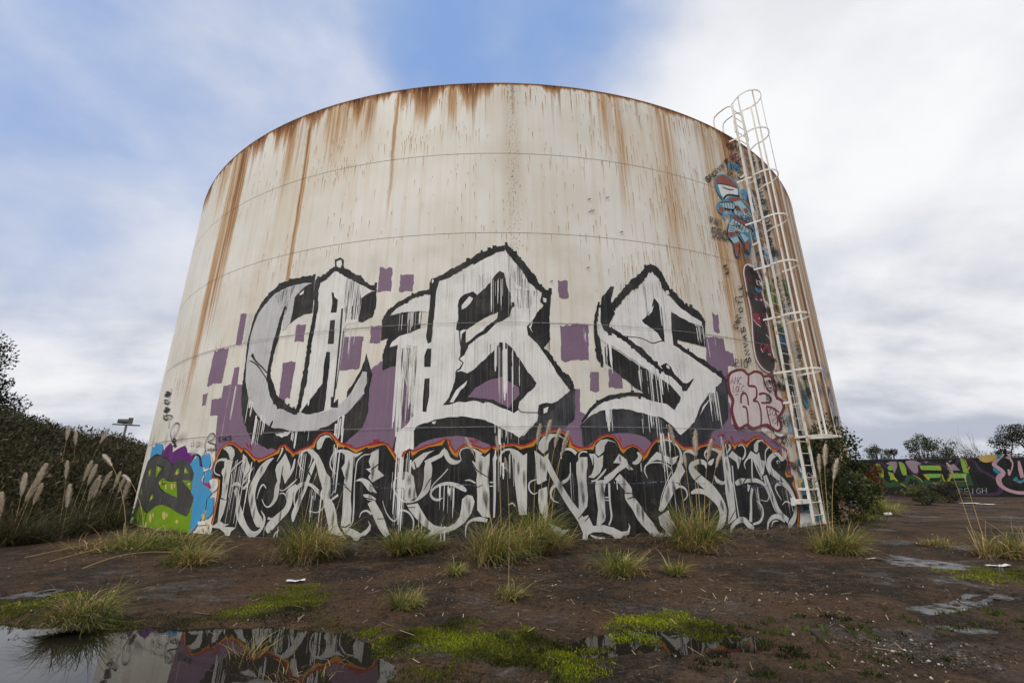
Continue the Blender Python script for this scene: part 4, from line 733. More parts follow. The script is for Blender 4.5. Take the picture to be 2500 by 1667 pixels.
g = Coat().line('D', '280 575 8 330 522 10 380 492 10 440 510 10 500 540 8 548 608 10 550 660 8 500 770 8 610 775 6').line('D', '265 1135 10 230 1330 8').line('D', '450 730 10 440 810 10 480 800 8').line('D', '390 790 8 420 860 12 460 910 10 430 1030 8').line('D', '210 1030 8 270 1130 10').line('D', '785 690 8 770 765 6 700 800 6').line('D', '380 600 10 450 645 12 385 730 10').line('D', '285 745 10 330 640 8').line('D', '280 1020 12 340 890 10').line('D', '150 1140 6 160 1240 8').line('D', '190 1080 6 185 1280 8').line('D', '220 1070 6 210 1290 8').line('D', '770 480 14 830 490 20 860 540 14 870 620 10').line('D', '930 970 8 920 1060 10 905 1120 6')
g.build('black_outline', M_BLACK, left, up())
g = Coat().poly('D', '715 440 800 430 915 435 900 480 870 510 840 485 780 465 720 470').poly('D', '960 770 1040 760 1045 850 990 900 975 840', smooth=True).poly('D', '830 1220 915 1215 915 1255 830 1260').line('D', '890 660 14 920 660 16 950 640 12').line('D', '900 720 10 880 760 14 900 800 10').line('D', '975 500 12 985 600 14 960 650 12')
text(text(g, 'D', '#D', 735, 405, 70, 50, 1, -.05, .1, 10), 'D', '~', 920, 430, 40, 50, lw=10).build('white_detail', M_WHITE, left, up())
Coat().poly('D', '885 760 905 800 950 800 975 830 960 860 920 830 885 810').build('magenta_detail', M_PINK, left, up())
soft([('D', 340, 350, 90, 120, .5), ('D', 480, 330, 70, 120, .45), ('D', 400, 280, 40, 120, .35)], 'grey_spray', M_SPRAYK, left, up(), .5)
soft([('D', 650, 310, 160, 90, .5), ('D', 560, 300, 60, 110, .6), ('D', 850, 380, 120, 60, .4)], 'purple_spray', M_SPRAYT, left, up(), .6)
soft([('D', 790, 455, 120, 50, .9), ('D', 1000, 820, 50, 90, .9), ('D', 920, 470, 80, 50, .6)], 'white_spray', M_SPRAYW, left, up(), .9)
g = Coat().line('D', '545 340 6 530 250 7 570 160 7 620 150 7 615 220 7 570 310 7 545 345 6 600 330 6').line('D', '915 460 7 910 370 8 960 270 8 1010 265 8 1000 320 8 940 350 8 1020 380 8 1000 430 8 930 440 7').line('D', '970 470 6 1000 440 7 1040 430 6').line('D', '905 480 6 920 440 6')
text(text(text(g, 'D', 'EAKS', 1060, 350, 50, 26, 1, -.18, .2, 8, .4), 'D', '~@~', 600, 400, 40, 24, -.1, -1, 0, 6), 'V', '@~@~', 1165, 690, 46, 36, .06, -1, 0, 3.5, .5)
g.line('V', '1160 745 4 1165 690 4 1185 660 4 1140 650 3').line('V', '1175 490 4 1180 470 4 1172 500 4 1160 550 4').build('black_tag', M_BLACK, tank, up())

# --- white and wine-red bubble letters
g = Coat().poly('M', '110 230 130 170 190 140 250 140 290 175 340 150 400 165 420 190 470 190 510 230 530 290 530 360 580 400 595 460 570 520 545 540 572 590 565 650 520 665 480 640 440 615 400 625 330 645 280 615 230 642 190 632 160 570 140 480 150 400 120 330', smooth=True)
bub = g.build('bubble_letters', M_WINE, tank, up()); bub['label'] = 'white bubble letters outlined in wine red'
Coat().poly('M', '133 231 147 185 195 163 242 162 287 198 342 173 389 186 411 212 460 211 489 242 506 293 508 369 559 413 571 458 549 507 521 540 548 594 545 636 522 641 492 619 444 591 393 601 331 621 280 591 225 618 207 615 182 562 163 478 173 396 143 324', smooth=True).build('white_fill', paint('pinkish_white_paint', (.64, .55, .56), .2), bub, up())
g = Coat()
text(text(text(text(text(g, 'M', 'AMC', 140, 265, 60, 24, 1, .04, .1, 5, .35), 'M', 'LOLC', 160, 330, 50, 18, 1, -.03, .1, 5, .35), 'M', '2014', 430, 270, 42, 13, 1, .12, .1, 4, .35), 'M', 'SIX', 455, 520, 52, 17, 1, .25, 0, 5, .3), 'M', '45', 478, 590, 50, 18, 1, .2, 0, 5, .3)
g.line('M', '228 425 15 230 362 15 255 340 16 278 365 15 290 440 15').line('M', '240 452 13 264 456 14 277 480 15 286 560 15 286 610 14').line('M', '290 175 14 290 240 15 292 278 16 350 292 16 356 370 16 330 404 14 368 414 14 390 480 15 396 560 15 392 612 14').line('M', '376 352 14 420 342 15 466 372 15 471 412 16 440 422 14 395 420 13').line('M', '438 450 14 500 470 14 526 530 14 532 612 13').line('M', '438 450 13 456 540 14 480 622 13').line('M', '410 192 14 420 240 15 440 300 15 472 335 13').line('M', '500 465 14 545 500 13').line('M', '516 382 14 540 392 13').line('M', '180 355 5 205 350 5').line('M', '455 295 5 480 298 5').build('red_detail', M_WINE, bub, up())

# --- dark vertical lettering beside the ladder
SH = '430 185 470 168 520 190 560 250 598 350 604 450 636 570 640 625 660 760 678 880 690 960 720 1080 690 1160 610 1140 545 1060 515 960 498 800 494 700 482 580 452 450 432 330 418 250'
col_l = Coat().poly('L', SH, smooth=True).build('dark_lettering', M_WHITE, tank, up()); col_l['label'] = 'tall dark lettering edged in white and red beside the ladder'
def shrink(t, k, cx=None):
    a = np.array(nums(t)).reshape(-1, 2); o = []
    for i, p in enumerate(a):
        d = a[(i+1) % len(a)]-a[i-1]; n = np.array([-d[1], d[0]])/np.hypot(*d); o += list(p+n*k)
    return ' '.join('%g' % v for v in o)
Coat().poly('L', shrink(SH, 11), smooth=True).build('red_edge', M_WINE, col_l, up()); Coat().poly('L', shrink(SH, 24), smooth=True).build('black_fill', paint('brown_black_paint', (.018, .012, .013), .4), col_l, up())
Coat().poly('L', '505 630 560 620 575 660 570 730 520 680', smooth=True).line('L', '580 900 14 590 960 20 640 910 16 660 990 10').line('L', '530 440 12 560 500 14 600 470 10').line('L', '530 200 8 545 260 10').build('red_detail', paint('crimson_paint', (.26, .012, .035), .3), col_l, up())
Coat().line('L', '470 185 5 500 195 6 520 210 4').line('L', '485 300 5 490 315 6').line('L', '535 345 6 545 345 6').line('L', '525 480 4 545 500 6').line('L', '575 497 7 592 497 7').line('L', '510 672 5 545 715 6 580 740 5').line('L', '620 700 5 650 750 5').line('L', '625 810 5 660 850 5').line('L', '580 940 5 598 975 6').line('L', '645 993 10 668 993 10').line('L', '560 670 6 570 655 6').build('white_highlight', M_WHITE, col_l, up())

lt = Coat(); text(lt, 'K', 'PAN', 190, 1232, 52, 26, 1, .22, -.30, 9, .3); text(lt, 'K', '550', 205, 1350, 76, 38, 1, .22, -.30, 14, .3)
st_ = lt.build('stencilled_writing', paint('stencil_grey_paint', (.09, .09, .08), .3), tank, up()); st_['label'] = 'stencilled capitals and a tank number in dark grey'
# --- small painted figure with a red cap, high up
fig = Coat().poly('K', '225 880 245 820 300 808 370 840 430 910 440 1000 470 1040 540 1110 590 1220 620 1350 600 1360 560 1300 535 1270 530 1330 545 1400 530 1500 495 1490 470 1400 420 1340 445 1420 430 1530 400 1500 375 1400 335 1350 335 1260 375 1160 380 1110 310 1110 300 1155 255 1130 245 1060 290 1035 245 960', smooth=True).build('painted_figure', M_TEAL if False else paint('outline_blue_paint', (.06, .25, .42), .3), tank, up()); fig['label'] = 'small painted figure in a red cap with striped limbs'
Coat().poly('K', '262 1055 380 1052 420 1040 460 1040 530 1130 570 1230 540 1260 500 1200 400 1160 392 1112 300 1102').poly('K', '385 1190 525 1280 520 1312 420 1312 400 1300 390 1350 340 1340 345 1240').poly('K', '440 1330 470 1325 520 1370 480 1400').poly('K', '360 1370 420 1345 435 1390 390 1410').build('pale_blue_fill', M_PALE, fig, up())
Coat().poly('K', '248 890 330 900 415 925 425 960 420 1000 350 1000 310 1030 275 980').build('white_face', M_WHITE, fig, up())
Coat().poly('K', '240 880 250 832 300 818 360 850 418 922 330 902', smooth=True).poly('K', '330 1020 440 1005 455 1030 380 1052').poly('K', '385 1160 520 1240 525 1280 380 1185').poly('K', '258 1085 300 1105 295 1145 262 1125').poly('K', '470 1110 500 1100 525 1140 490 1150').poly('K', '335 1310 400 1310 400 1340 345 1360').poly('K', '400 1290 450 1310 410 1345').poly('K', '385 1410 440 1395 430 1520 400 1490').poly('K', '485 1400 520 1372 530 1440 520 1490 490 1480').poly('K', '565 1270 590 1280 615 1350 600 1358').poly('K', '395 1085 425 1080 465 1140 410 1120').build('red_fill', M_BRICK, fig, up())
g = Coat().line('K', '240 890 5 330 903 6 420 930 6').line('K', '300 1025 12 340 990 12 440 1000 12').line('K', '290 920 6 340 940 8 390 945 5').line('K', '390 1110 6 400 1160 6 520 1240 7').line('K', '380 1188 6 525 1285 7').line('K', '262 1055 5 380 1055 7 392 1112 6 300 1102 6').line('K', '460 1040 7 530 1130 7 570 1230 7').line('K', '345 1240 6 335 1340 7 385 1410 6 400 1500 6 430 1525 6 440 1400 6').line('K', '480 1400 6 490 1490 6 525 1490 6 530 1400 6').line('K', '400 1310 5 440 1330 6 480 1400 6')
for i in range(5): g.line('K', '%g %g 4 %g %g 4' % (285+i*22, 1056, 290+i*22, 1102)); g.line('K', '%g %g 4 %g %g 4' % (400+i*24, 1205+i*16, 385+i*24, 1260+i*14)); g.line('K', '%g %g 4 %g %g 4' % (350, 1250+i*20, 400-i*4, 1262+i*20)); g.line('K', '%g %g 4 %g %g 4' % (500+i*10, 1160+i*16, 530+i*8, 1150+i*16))
g.build('black_outline', M_BLACK, fig, up())
# --- stencilled writing and loose tags
tg = Coat()
text(tg, 'L', 'OTLK', 415, 605, 40, 36, .0, -1., 0, 7, .9); tg.line('L', '370 480 5 350 470 5 345 500 5 365 505 5')
text(tg, 'L', 'SNVAS', 490, 1060, 40, 40, -.18, -1., 0, 9, .75); text(tg, 'L', 'RIO', 345, 1110, 78, 32, 1, .0, 0, 7, .25); text(tg, 'L', '@~@', 380, 770, 60, 40, .3, -1, 0, 4, .2)
text(tg, 'K', 'SPKNVW', 170, 875, 46, 22, .7, -.6, 0, 9, .5, .1)
for (c, t, x, y, h, w, dx, dy, lw, sd) in (('K', '~@~@', 320, 560, 30, 26, 1, .3, 3, 1), ('K', '@~A~', 340, 590, 28, 24, 1, .3, 3, 2), ('K', '~E@', 300, 690, 40, 24, .6, .8, 4, 3), ('K', '~@~', 400, 760, 50, 30, .4, .9, 3, 4), ('K', '@~N@~', 520, 650, 40, 40, .3, 1, 4, 5), ('K', '~@R~@~', 600, 680, 40, 36, .25, 1, 4, 6), ('K', '~AB@', 570, 860, 50, 44, .25, 1, 6, 7), ('K', 'C~O@', 620, 1060, 60, 50, .2, 1, 7, 8), ('K', '~@S~', 650, 1290, 60, 50, .2, 1, 9, 9), ('L', '@~@', 520, 80, 60, 40, .6, .8, 5, 10), ('L', '~@~', 230, 180, 40, 26, .3, 1, 3, 11), ('L', '~V@', 680, 290, 60, 40, .2, 1, 5, 12), ('L', 'NO@~', 720, 400, 60, 50, .15, 1, 5, 13), ('L', '~@~@~', 800, 420, 40, 40, .15, 1, 4, 14), ('L', 'O@~O', 880, 880, 50, 44, .15, 1, 4, 15), ('L', '~@~@', 960, 1180, 40, 44, .2, 1, 4, 16), ('L', 'OO', 1020, 1500, 50, 30, .1, 1, 4, 17), ('M', 'SC@~', 740, 190, 50, 36, .3, 1, 4, 18), ('M', 'NTR', 690, 780, 44, 20, 1, .1, 4, 19), ('M', 'VOLA', 670, 830, 50, 16, 1, .0, 4, 20), ('M', 'R~', 735, 1240, 60, 34, .1, 1, 5, 21), ('L', '~A@~', 740, 1200, 50, 40, .5, .9, 4, 22)):
    text(tg, c, t, x, y, h, w, dx, dy, .1, lw, .3, .12, sd)
for x, y in ((1438, 490), (1440, 520), (1482, 486), (1435, 657), (1516, 570), (1447, 518), (1346, 690)): tg.line('F', '%g %g 1 %g %g 2 %g %g 1' % (x/1.063-4, y/1.063, x/1.063, y/1.063-2, x/1.063+4, y/1.063-3))
tg.build('black_tag', M_BLACK, tank, up())
tg = Coat(); text(tg, 'K', 'WRA', 345, 665, 60, 34, 1, .35, .1, 7, .2, .1); text(tg, 'K', '~', 400, 740, 50, 60, 1, .5, 0, 6); text(tg, 'M', '@~@', 520, 730, 40, 30, 1, -.1, 0, 5, .1); text(tg, 'M', 'LBC', 650, 960, 50, 16, 1, .05, 0, 5); text(tg, 'M', '~E~A', 540, 220, 44, 30, .5, 1, 0, 4, .2); text(tg, 'L', '~@', 690, 720, 30, 20, 0, 1, 0, 7); tg.build('red_tag', M_WINE, tank, up())
tg = Coat(); text(tg, 'M', 'JETSY'.replace('J', 'I'), 590, 560, 46, 15, 1, .08, .1, 5, .3, .06); text(tg, 'M', 'TOSY', 600, 615, 46, 17, 1, .1, .1, 6, .3, .06); text(tg, 'M', 'RXG', 615, 670, 42, 18, 1, .1, .1, 5, .3, .06); text(tg, 'K', '@~@', 300, 1200, 40, 30, 1, -.5, 0, 5, .1); text(tg, 'K', '@@~', 330, 760, 50, 34, 1, .2, 0, 6, .1); text(tg, 'K', '@~', 440, 950, 50, 40, .3, 1, 0, 8, .1); text(tg, 'K', '@~@', 540, 1320, 40, 30, .4, 1, 0, 5, .2); tg.build('blue_tag', M_BLUE, tank, up())
tg = Coat(); text(tg, 'M', '~S@', 560, 360, 40, 26, .8, .6, 0, 5, .1); text(tg, 'M', 'SCS', 600, 460, 40, 16, 1, -.1, 0, 4); text(tg, 'M', '~@~', 640, 740, 40, 26, 1, .3, 0, 6); tg.build('orange_tag', paint('orange_paint', (.55, .20, .03), .3), tank, up())
# narrow strip of layered pieces behind the ladder
strip = Coat().poly('M', '530 0 560 0 600 160 570 160').poly('M', '690 880 730 900 760 1000 800 1200 815 1330 720 1330 740 1180').poly('L', '710 720 730 700 760 940 790 1140 770 1140 720 900').poly('M', '730 280 760 330 800 440 780 480 750 430').poly('M', '900 980 920 1040 950 1200 930 1300 915 1180').poly('M', '850 1340 890 1340 880 1400 850 1400').build('layered_piece', M_TEAL, tank, up()); strip['label'] = 'layered teal and black graffiti strip behind the ladder'
Coat().poly('M', '570 0 605 0 640 180 680 400 720 640 765 760 800 900 800 1100 760 940 700 640 640 330').poly('M', '760 760 830 750 850 840 840 960 860 1040 900 1120 930 1220 900 1310 870 1290 830 1150 790 960').poly('L', '720 760 790 740 850 1030 830 1040 780 1000 800 1120 770 1060').poly('M', '735 1190 780 1180 800 1300 740 1320').build('black_fill', M_MUR, strip, up())
Coat().line('M', '825 750 10 850 840 10 865 980 12 900 1080 14 925 1180 12 910 1300 16').line('M', '700 960 30 740 1000 30 735 1050 20').line('M', '810 1130 20 835 1190 26 840 1230 10').line('L', '715 740 8 730 900 10 760 1000 8 790 1140 8').line('M', '650 330 12 690 500 14 715 640 10').line('M', '740 620 8 745 660 10').line('M', '400 635 26 420 660 20 440 640 14').line('M', '500 665 16 550 690 18 570 680 10').poly('M', '715 1345 830 1345 840 1440 715 1460', .01).build('white_fill', M_WHITE, strip, up())
Coat().poly('M', '700 1040 740 1060 720 1100 735 1130 705 1110', smooth=True).poly('M', '740 950 760 960 750 1000').build('yellow_fill', M_CREAM, strip, up())
Coat().poly('L', '610 350 660 330 690 450 690 560 640 500', smooth=True).poly('L', '710 460 740 440 765 560 735 580', smooth=True).poly('L', '790 330 830 330 860 430 850 470 820 440', smooth=True).build('green_fill', M_LIME, strip, up())
Coat().line('L', '620 380 6 660 360 8 665 450 8 640 440 6 680 540 7').line('L', '640 590 10 690 600 12 650 650 10 690 660 10').build('green_outline', M_BLACK, strip, up())
Coat().poly('K', '505 960 540 950 575 1040 600 1160 590 1210 540 1130 515 1040', smooth=True).poly('L', '600 0 640 10 690 140 660 190 620 160', smooth=True).build('grey_white_fill', M_SILVER, strip, up())
Coat().line('K', '510 960 5 520 1060 6 590 1220 6').line('K', '545 1010 8 560 1080 14 580 1130 6').line('L', '600 10 6 610 120 7 640 200 6').line('L', '640 30 8 660 90 10 650 160 6').line('K', '560 940 10 590 1000 12 610 1060 8').build('grey_outline', M_BLACK, strip, up())
Coat().line('M', '560 940 1 561 941 1').poly('M', '865 1120 895 1110 905 1180 870 1190').build('red_fill', M_BRICK, strip, up())
side = Coat().poly('M', '955 290 975 300 1015 480 1045 600 1020 640 985 560 960 430', smooth=True).poly('M', '885 80 920 120 930 230 900 180', smooth=True).build('faded_side_piece', paint('faded_mauve_paint', (.27, .24, .30), .3), tank, up())
Coat().line('M', '960 300 5 990 420 6 1000 520 6 1030 600 6').line('M', '980 540 12 990 580 14 1010 600 8').line('M', '965 430 8 975 450 8').build('black_outline', M_BLACK, side, up())

bl = Coat().poly('W', '300 690 345 650 400 655 450 700 445 850 430 965 380 930 340 900 305 800', .02).build('blue_patch', paint('hazy_blue_paint', (.20, .30, .58), .3), tank, up())
Coat().poly('W', '330 720 370 690 365 780 335 790', .02).poly('W', '400 760 430 740 425 900 395 860', .02).poly('W', '345 830 380 820 370 890', .01).build('white_patch', M_WHITE, bl, up())
# years of scribbled tags on both sides of the ladder
def scribbles(n, m, name, seed, u0, u1, v0, v1, sz):
    r = random.Random(seed); ct = Coat()
    for i in range(n):
        u, v = r.uniform(u0, u1), v0+(v1-v0)*r.random()**1.3; hh = sz*r.uniform(.5, 1.5); w = r.uniform(.010, .024); x = 0.
        for ch in r.choice(('~@', 'A~', 'SR~', '@N', 'K~E', 'TO~', 'R@', '~W~', 'MO@', 'E~S')):
            for pl in GLYPH[ch]:
                a = nums(pl); q = np.array([(u+x+a[j]*hh*.6, v+a[j+1]*hh+r.uniform(-.02, .02), w) for j in range(0, len(a), 2)])
                if len(q) > 2: q = catmull(q, False, 4)
                for f in ribbon(q): ct.face(f)
            x += hh*.75
    ct.build(name, m, tank, up())
for a in ((34, M_BLACK, 'black_tag', 501, 7.0, 7.9, .9, 11.3, .20), (30, M_BLACK, 'black_tag', 502, 8.6, 9.6, .9, 11.0, .24), (9, M_WINE, 'red_tag', 503, 7.3, 9.2, 2.0, 11.2, .24), (9, M_BLUE, 'blue_tag', 504, 7.2, 9.4, 1.0, 9.0, .26), (7, M_WHITE, 'white_tag', 505, 7.4, 9.5, 1.0, 8.0, .24), (7, M_LIME, 'green_tag', 506, 8.0, 9.8, 1.0, 8.0, .22), (16, M_BLACK, 'black_tag', 507, 9.8, 12.2, .8, 4.6, .28)): scribbles(*a)
# the ridge of each seam shows through the paint as a thin worn line
sm = Coat()
for k in (1, 2):
    u = -11.5
    while u < 9.: sm.face([(u, k*2.4-.005), (u+.6, k*2.4-.005), (u+.6, k*2.4+.006), (u, k*2.4+.006)]); u += .62
sm.build('worn_seam_line', paint('worn_seam_paint', (.30, .29, .30), .5, dry=.40), tank, up())

# dust and run-off over the old paint
m, N, bs = new_mat('run_off_dust'); uv = N.node('ShaderNodeTexCoord').outputs['UV']
bs.inputs['Base Color'].default_value = (.36, .33, .29, 1); bs.inputs['Roughness'].default_value = .8
a_ = N.math('MULTIPLY', N.ss(N.noise(N.scalev(uv, (30, .45, 1)), 1, 4, .65), .48, .80), .20); b_ = N.math('MULTIPLY', N.ss(N.noise(uv, 1.3, 6, .65), .46, .72), .09); c_ = N.math('MULTIPLY', N.ss(N.noise(uv, 40, 4, .7), .60, .74), .16)
N.put(bs.inputs['Alpha'], N.math('ADD', N.math('ADD', a_, b_), c_, clamp=True))
Coat().face([(-12.6, .12), (9.4, .12), (9.4, 6.9), (-12.6, 6.9)]).build('dust_film', m, tank, up())
# --- rust: short runs and pin holes
def flecks(name, items, rgb, off):
    mb = MB(); mb.c = []; mb.uv = []
    for u, v, w, L, a in items:
        k = len(mb.v)
        for du, dv, al in ((-.5, 0, a), (.5, 0, a), (.42, -.35, a*.75), (-.42, -.35, a*.75), (.12, -1, 0), (-.12, -1, 0)):
            mb.v.append(shell(u+du*w, v+dv*L, off)); mb.c.append((0, 0, 0, al)); mb.uv.append((u+du*w, v+dv*L))
        mb.f += [(k, k+3, k+2, k+1), (k+3, k+5, k+4, k+2)]
    o = mb.build(name, spray(name+'_stain', rgb)); tank_part(o); o['kind'] = 'stuff'; return o
r = random.Random(31); it = []
# clusters: (pixel centre, spread along, spread in height, count, length)
for (px, py), su, sv, n, L in (((800, 370), 1.8, .8, 60, .30), ((840, 410), 1.2, .4, 40, .35), ((1000, 340), .7, .4, 25, .45), ((640, 450), .7, .6, 24, .4), ((815, 570), .6, .6, 16, .35), ((1100, 320), 1.5, .5, 26, .3), ((1500, 340), 1.2, 1.0, 60, .5), ((1640, 470), 1.3, 1.3, 120, .7), ((1740, 520), .9, 2.0, 110, .8), ((1660, 700), 1.2, 1.2, 70, .6), ((1560, 640), 1.8, 1., 45, .5), ((1780, 760), .8, 2.0, 90, .7), ((1880, 600), 1.2, 2.4, 130, .9), ((700, 640), 1.3, 1., 30, .4), ((540, 850), 1.2, 1.2, 26, .5), ((450, 920), 1.0, .4, 40, .7), ((1250, 460), 2.5, 2.2, 40, .2), ((1000, 480), 3, 1.6, 50, .25), ((1380, 480), 2.6, 1.8, 50, .3), ((870, 800), 1.6, .3, 14, .5), ((560, 520), 1.0, 1.4, 40, .6)):
    u0, v0 = tank_at(px, py)
    for i in range(n): it.append((r.gauss(u0, su*.55), min(11.9, r.gauss(v0, sv*.55)), r.uniform(.008, .022), L*r.uniform(.3, 1.6), r.uniform(.3, .95)))
for i in range(420):                                   # along the rim
    it.append((r.uniform(-14, 14), 12-abs(r.gauss(0, .35)), r.uniform(.008, .03), r.uniform(.1, .8), r.uniform(.4, 1)))
for k in (1, 2, 3):                                   # weeping from the seams
    for i in range(60): it.append((r.uniform(-14, 14), k*2.4-.02+(2.4 if r.random() < .5 else 0), r.uniform(.008, .02), r.uniform(.08, .6), r.uniform(.4, .95)))
it = [q for q in it if q[1] > 6.2 or r.random() < .6]
flecks('rust_runs', it, (.48, .255, .095), .0011)
wide = [(r.uniform(-14, 14), 12., r.uniform(.04, .14), r.uniform(.5, 2.6), r.uniform(.15, .45)) for i in range(70)]
for (px, py) in ((1876, 453), (1896, 495), (1850, 520), (1915, 560), (1925, 640), (1860, 640), (1890, 760), (1940, 760), (1780, 480), (1810, 640)):
    u0, v0 = tank_at(px, py)
    for i in range(5): wide.append((u0+r.gauss(0, .25), v0+r.uniform(0, 1), r.uniform(.06, .22), r.uniform(2, 6), r.uniform(.4, .8)))
flecks('rust_washes', wide, (.36, .18, .08), .0008)
seam_u = tank_at(1249, 400)[0]; it = []
for i in range(420):
    v = 12-(r.random()**1.5)*6.2; it.append((seam_u+r.gauss(0, .075)+r.choice((0, 0, .12)), v, r.uniform(.008, .026), r.uniform(.012, .045), r.uniform(.5, 1)))
flecks('pin_holes', it, (.12, .105, .09), .0012)
# ------------------------------------------------------------------ vegetation helpers
def tint_mat(name, rough=.65, trans=.25, var=.25):
    m, N, bs = new_mat(name); c = N.node('ShaderNodeVertexColor', layer_name='tint').outputs['Color']
    P = N.node('ShaderNodeNewGeometry').outputs['Position']; n = N.noise(P, 3., 3, .6)
    c = N.mix(1., c, N.mix(n, (1-var,)*3, (1+var,)*3), 'MULTIPLY')
    N.put(bs.inputs['Base Color'], c); bs.inputs['Roughness'].default_value = rough; bs.inputs['Specular IOR Level'].default_value = .2
    if trans:
        t = N.node('ShaderNodeBsdfTranslucent'); N.put(t.inputs[0], c); mx = N.node('ShaderNodeMixShader'); mx.inputs[0].default_value = trans
        o = [n for n in N.n if n.type == 'OUTPUT_MATERIAL'][0]; N.l.new(bs.outputs[0], mx.inputs[1]); N.l.new(t.outputs[0], mx.inputs[2]); N.l.new(mx.outputs[0], o.inputs[0])
    return m
M_BLADE = tint_mat('grass_blade'); M_PLUME = tint_mat('plume_fluff', .9, .3, .12); M_LEAF = tint_mat('leaf', .5, .25); M_TWIG = tint_mat('bark', .85, 0, .2)
def mesh_np(name, V, Q, Cc, m, parent=None, smooth=False):
    """V (n,3), Q (m,k) faces, Cc (n,3) colours"""
    me = bpy.data.meshes.new(name); k = Q.shape[1]
    me.vertices.add(len(V)); me.vertices.foreach_set('co', np.ascontiguousarray(V, np.float32).ravel())
    me.loops.add(Q.size); me.loops.foreach_set('vertex_index', np.ascontiguousarray(Q, np.int32).ravel())
    me.polygons.add(len(Q)); me.polygons.foreach_set('loop_start', np.arange(len(Q), dtype=np.int32)*k)
    me.update(calc_edges=True)
    a = me.color_attributes.new('tint', 'FLOAT_COLOR', 'POINT'); a.data.foreach_set('color', np.concatenate([Cc, np.ones((len(V), 1))], 1).astype(np.float32).ravel())
    if smooth: me.polygons.foreach_set('use_smooth', [True]*len(Q))
    return link(name, me, m, parent)
def blades(R, n, rb, h, lean, droop, w, cols, seg=6, hvar=.5, clump=1.):
    """arching grass blades: returns V, Q, C"""
    az = R.uniform(0, 2*pi, n); rr = rb*np.sqrt(R.uniform(0, 1, n)); a0 = az+R.normal(0, .5, n)
    m_ = 5; sub_a = R.uniform(0, 2*pi, m_); sub_r = rb*R.uniform(.2, 1.25, m_); sub_h = R.uniform(.5, 1.12, m_); wind = R.normal(0, .30, (m_, 2))+np.array((.18, 0)); ki = R.integers(0, m_, n)
    bx, by = .62*rr*np.cos(a0)+(sub_r*np.cos(sub_a))[ki], .62*rr*np.sin(a0)+(sub_r*np.sin(sub_a))[ki]; h = h*sub_h[ki]; L = h*(1-hvar*R.uniform(0, 1, n))*np.where(R.uniform(0, 1, n) < .12, 1.25, 1.); ln = lean*R.uniform(.1, 1.15, n); dr = droop*np.clip(R.lognormal(0, .45, n), .25, 2.6)
    t = np.linspace(0, 1, seg+1); wd = w*R.uniform(.6, 1.3, n)
    ang = ln[:, None]+dr[:, None]*t[None]**1.6                       # angle from vertical along the blade
    ds = (L/seg)[:, None]; ho = np.cumsum(np.concatenate([np.zeros((n, 1)), np.sin(ang[:, :-1])*ds], 1), 1); ve = np.cumsum(np.concatenate([np.zeros((n, 1)), np.cos(ang[:, :-1])*ds], 1), 1)
    ve = np.maximum(ve, .01+.02*R.uniform(0, 1, (n, 1)))
    tw = R.normal(0, .55, n)[:, None]*t[None]
    x = bx[:, None]+ho*np.cos(az[:, None]+tw)+wind[ki, :1]*ve; y = by[:, None]+ho*np.sin(az[:, None]+tw)+wind[ki, 1:]*ve
    px, py = -np.sin(az)[:, None], np.cos(az)[:, None]; ww = wd[:, None]*(1-t[None]**2.2*.92)/2
    V = np.stack([np.stack([x-px*ww, y-py*ww, ve], -1), np.stack([x+px*ww, y+py*ww, ve+ww*.3], -1)], 2)   # n, seg+1, 2, 3
    base = (np.arange(n)*(seg+1)*2)[:, None]+np.arange(seg)[None]*2
    Q = np.stack([base, base+1, base+3, base+2], -1).reshape(-1, 4)
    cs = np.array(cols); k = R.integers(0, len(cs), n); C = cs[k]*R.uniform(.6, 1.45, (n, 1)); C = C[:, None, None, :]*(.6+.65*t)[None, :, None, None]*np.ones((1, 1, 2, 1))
    return V.reshape(-1, 3), Q, C.reshape(-1, 3)
GREEN = [(.105, .150, .024), (.170, .195, .036), (.065, .098, .017), (.235, .225, .058)]
DRY = [(.44, .32, .13), (.34, .23, .09), (.52, .40, .20), (.29, .22, .07)]
THATCH = [(.17, .12, .075), (.24, .18, .12), (.11, .08, .05), (.30, .24, .17)]
FLUFF = np.array((.80, .71, .60))
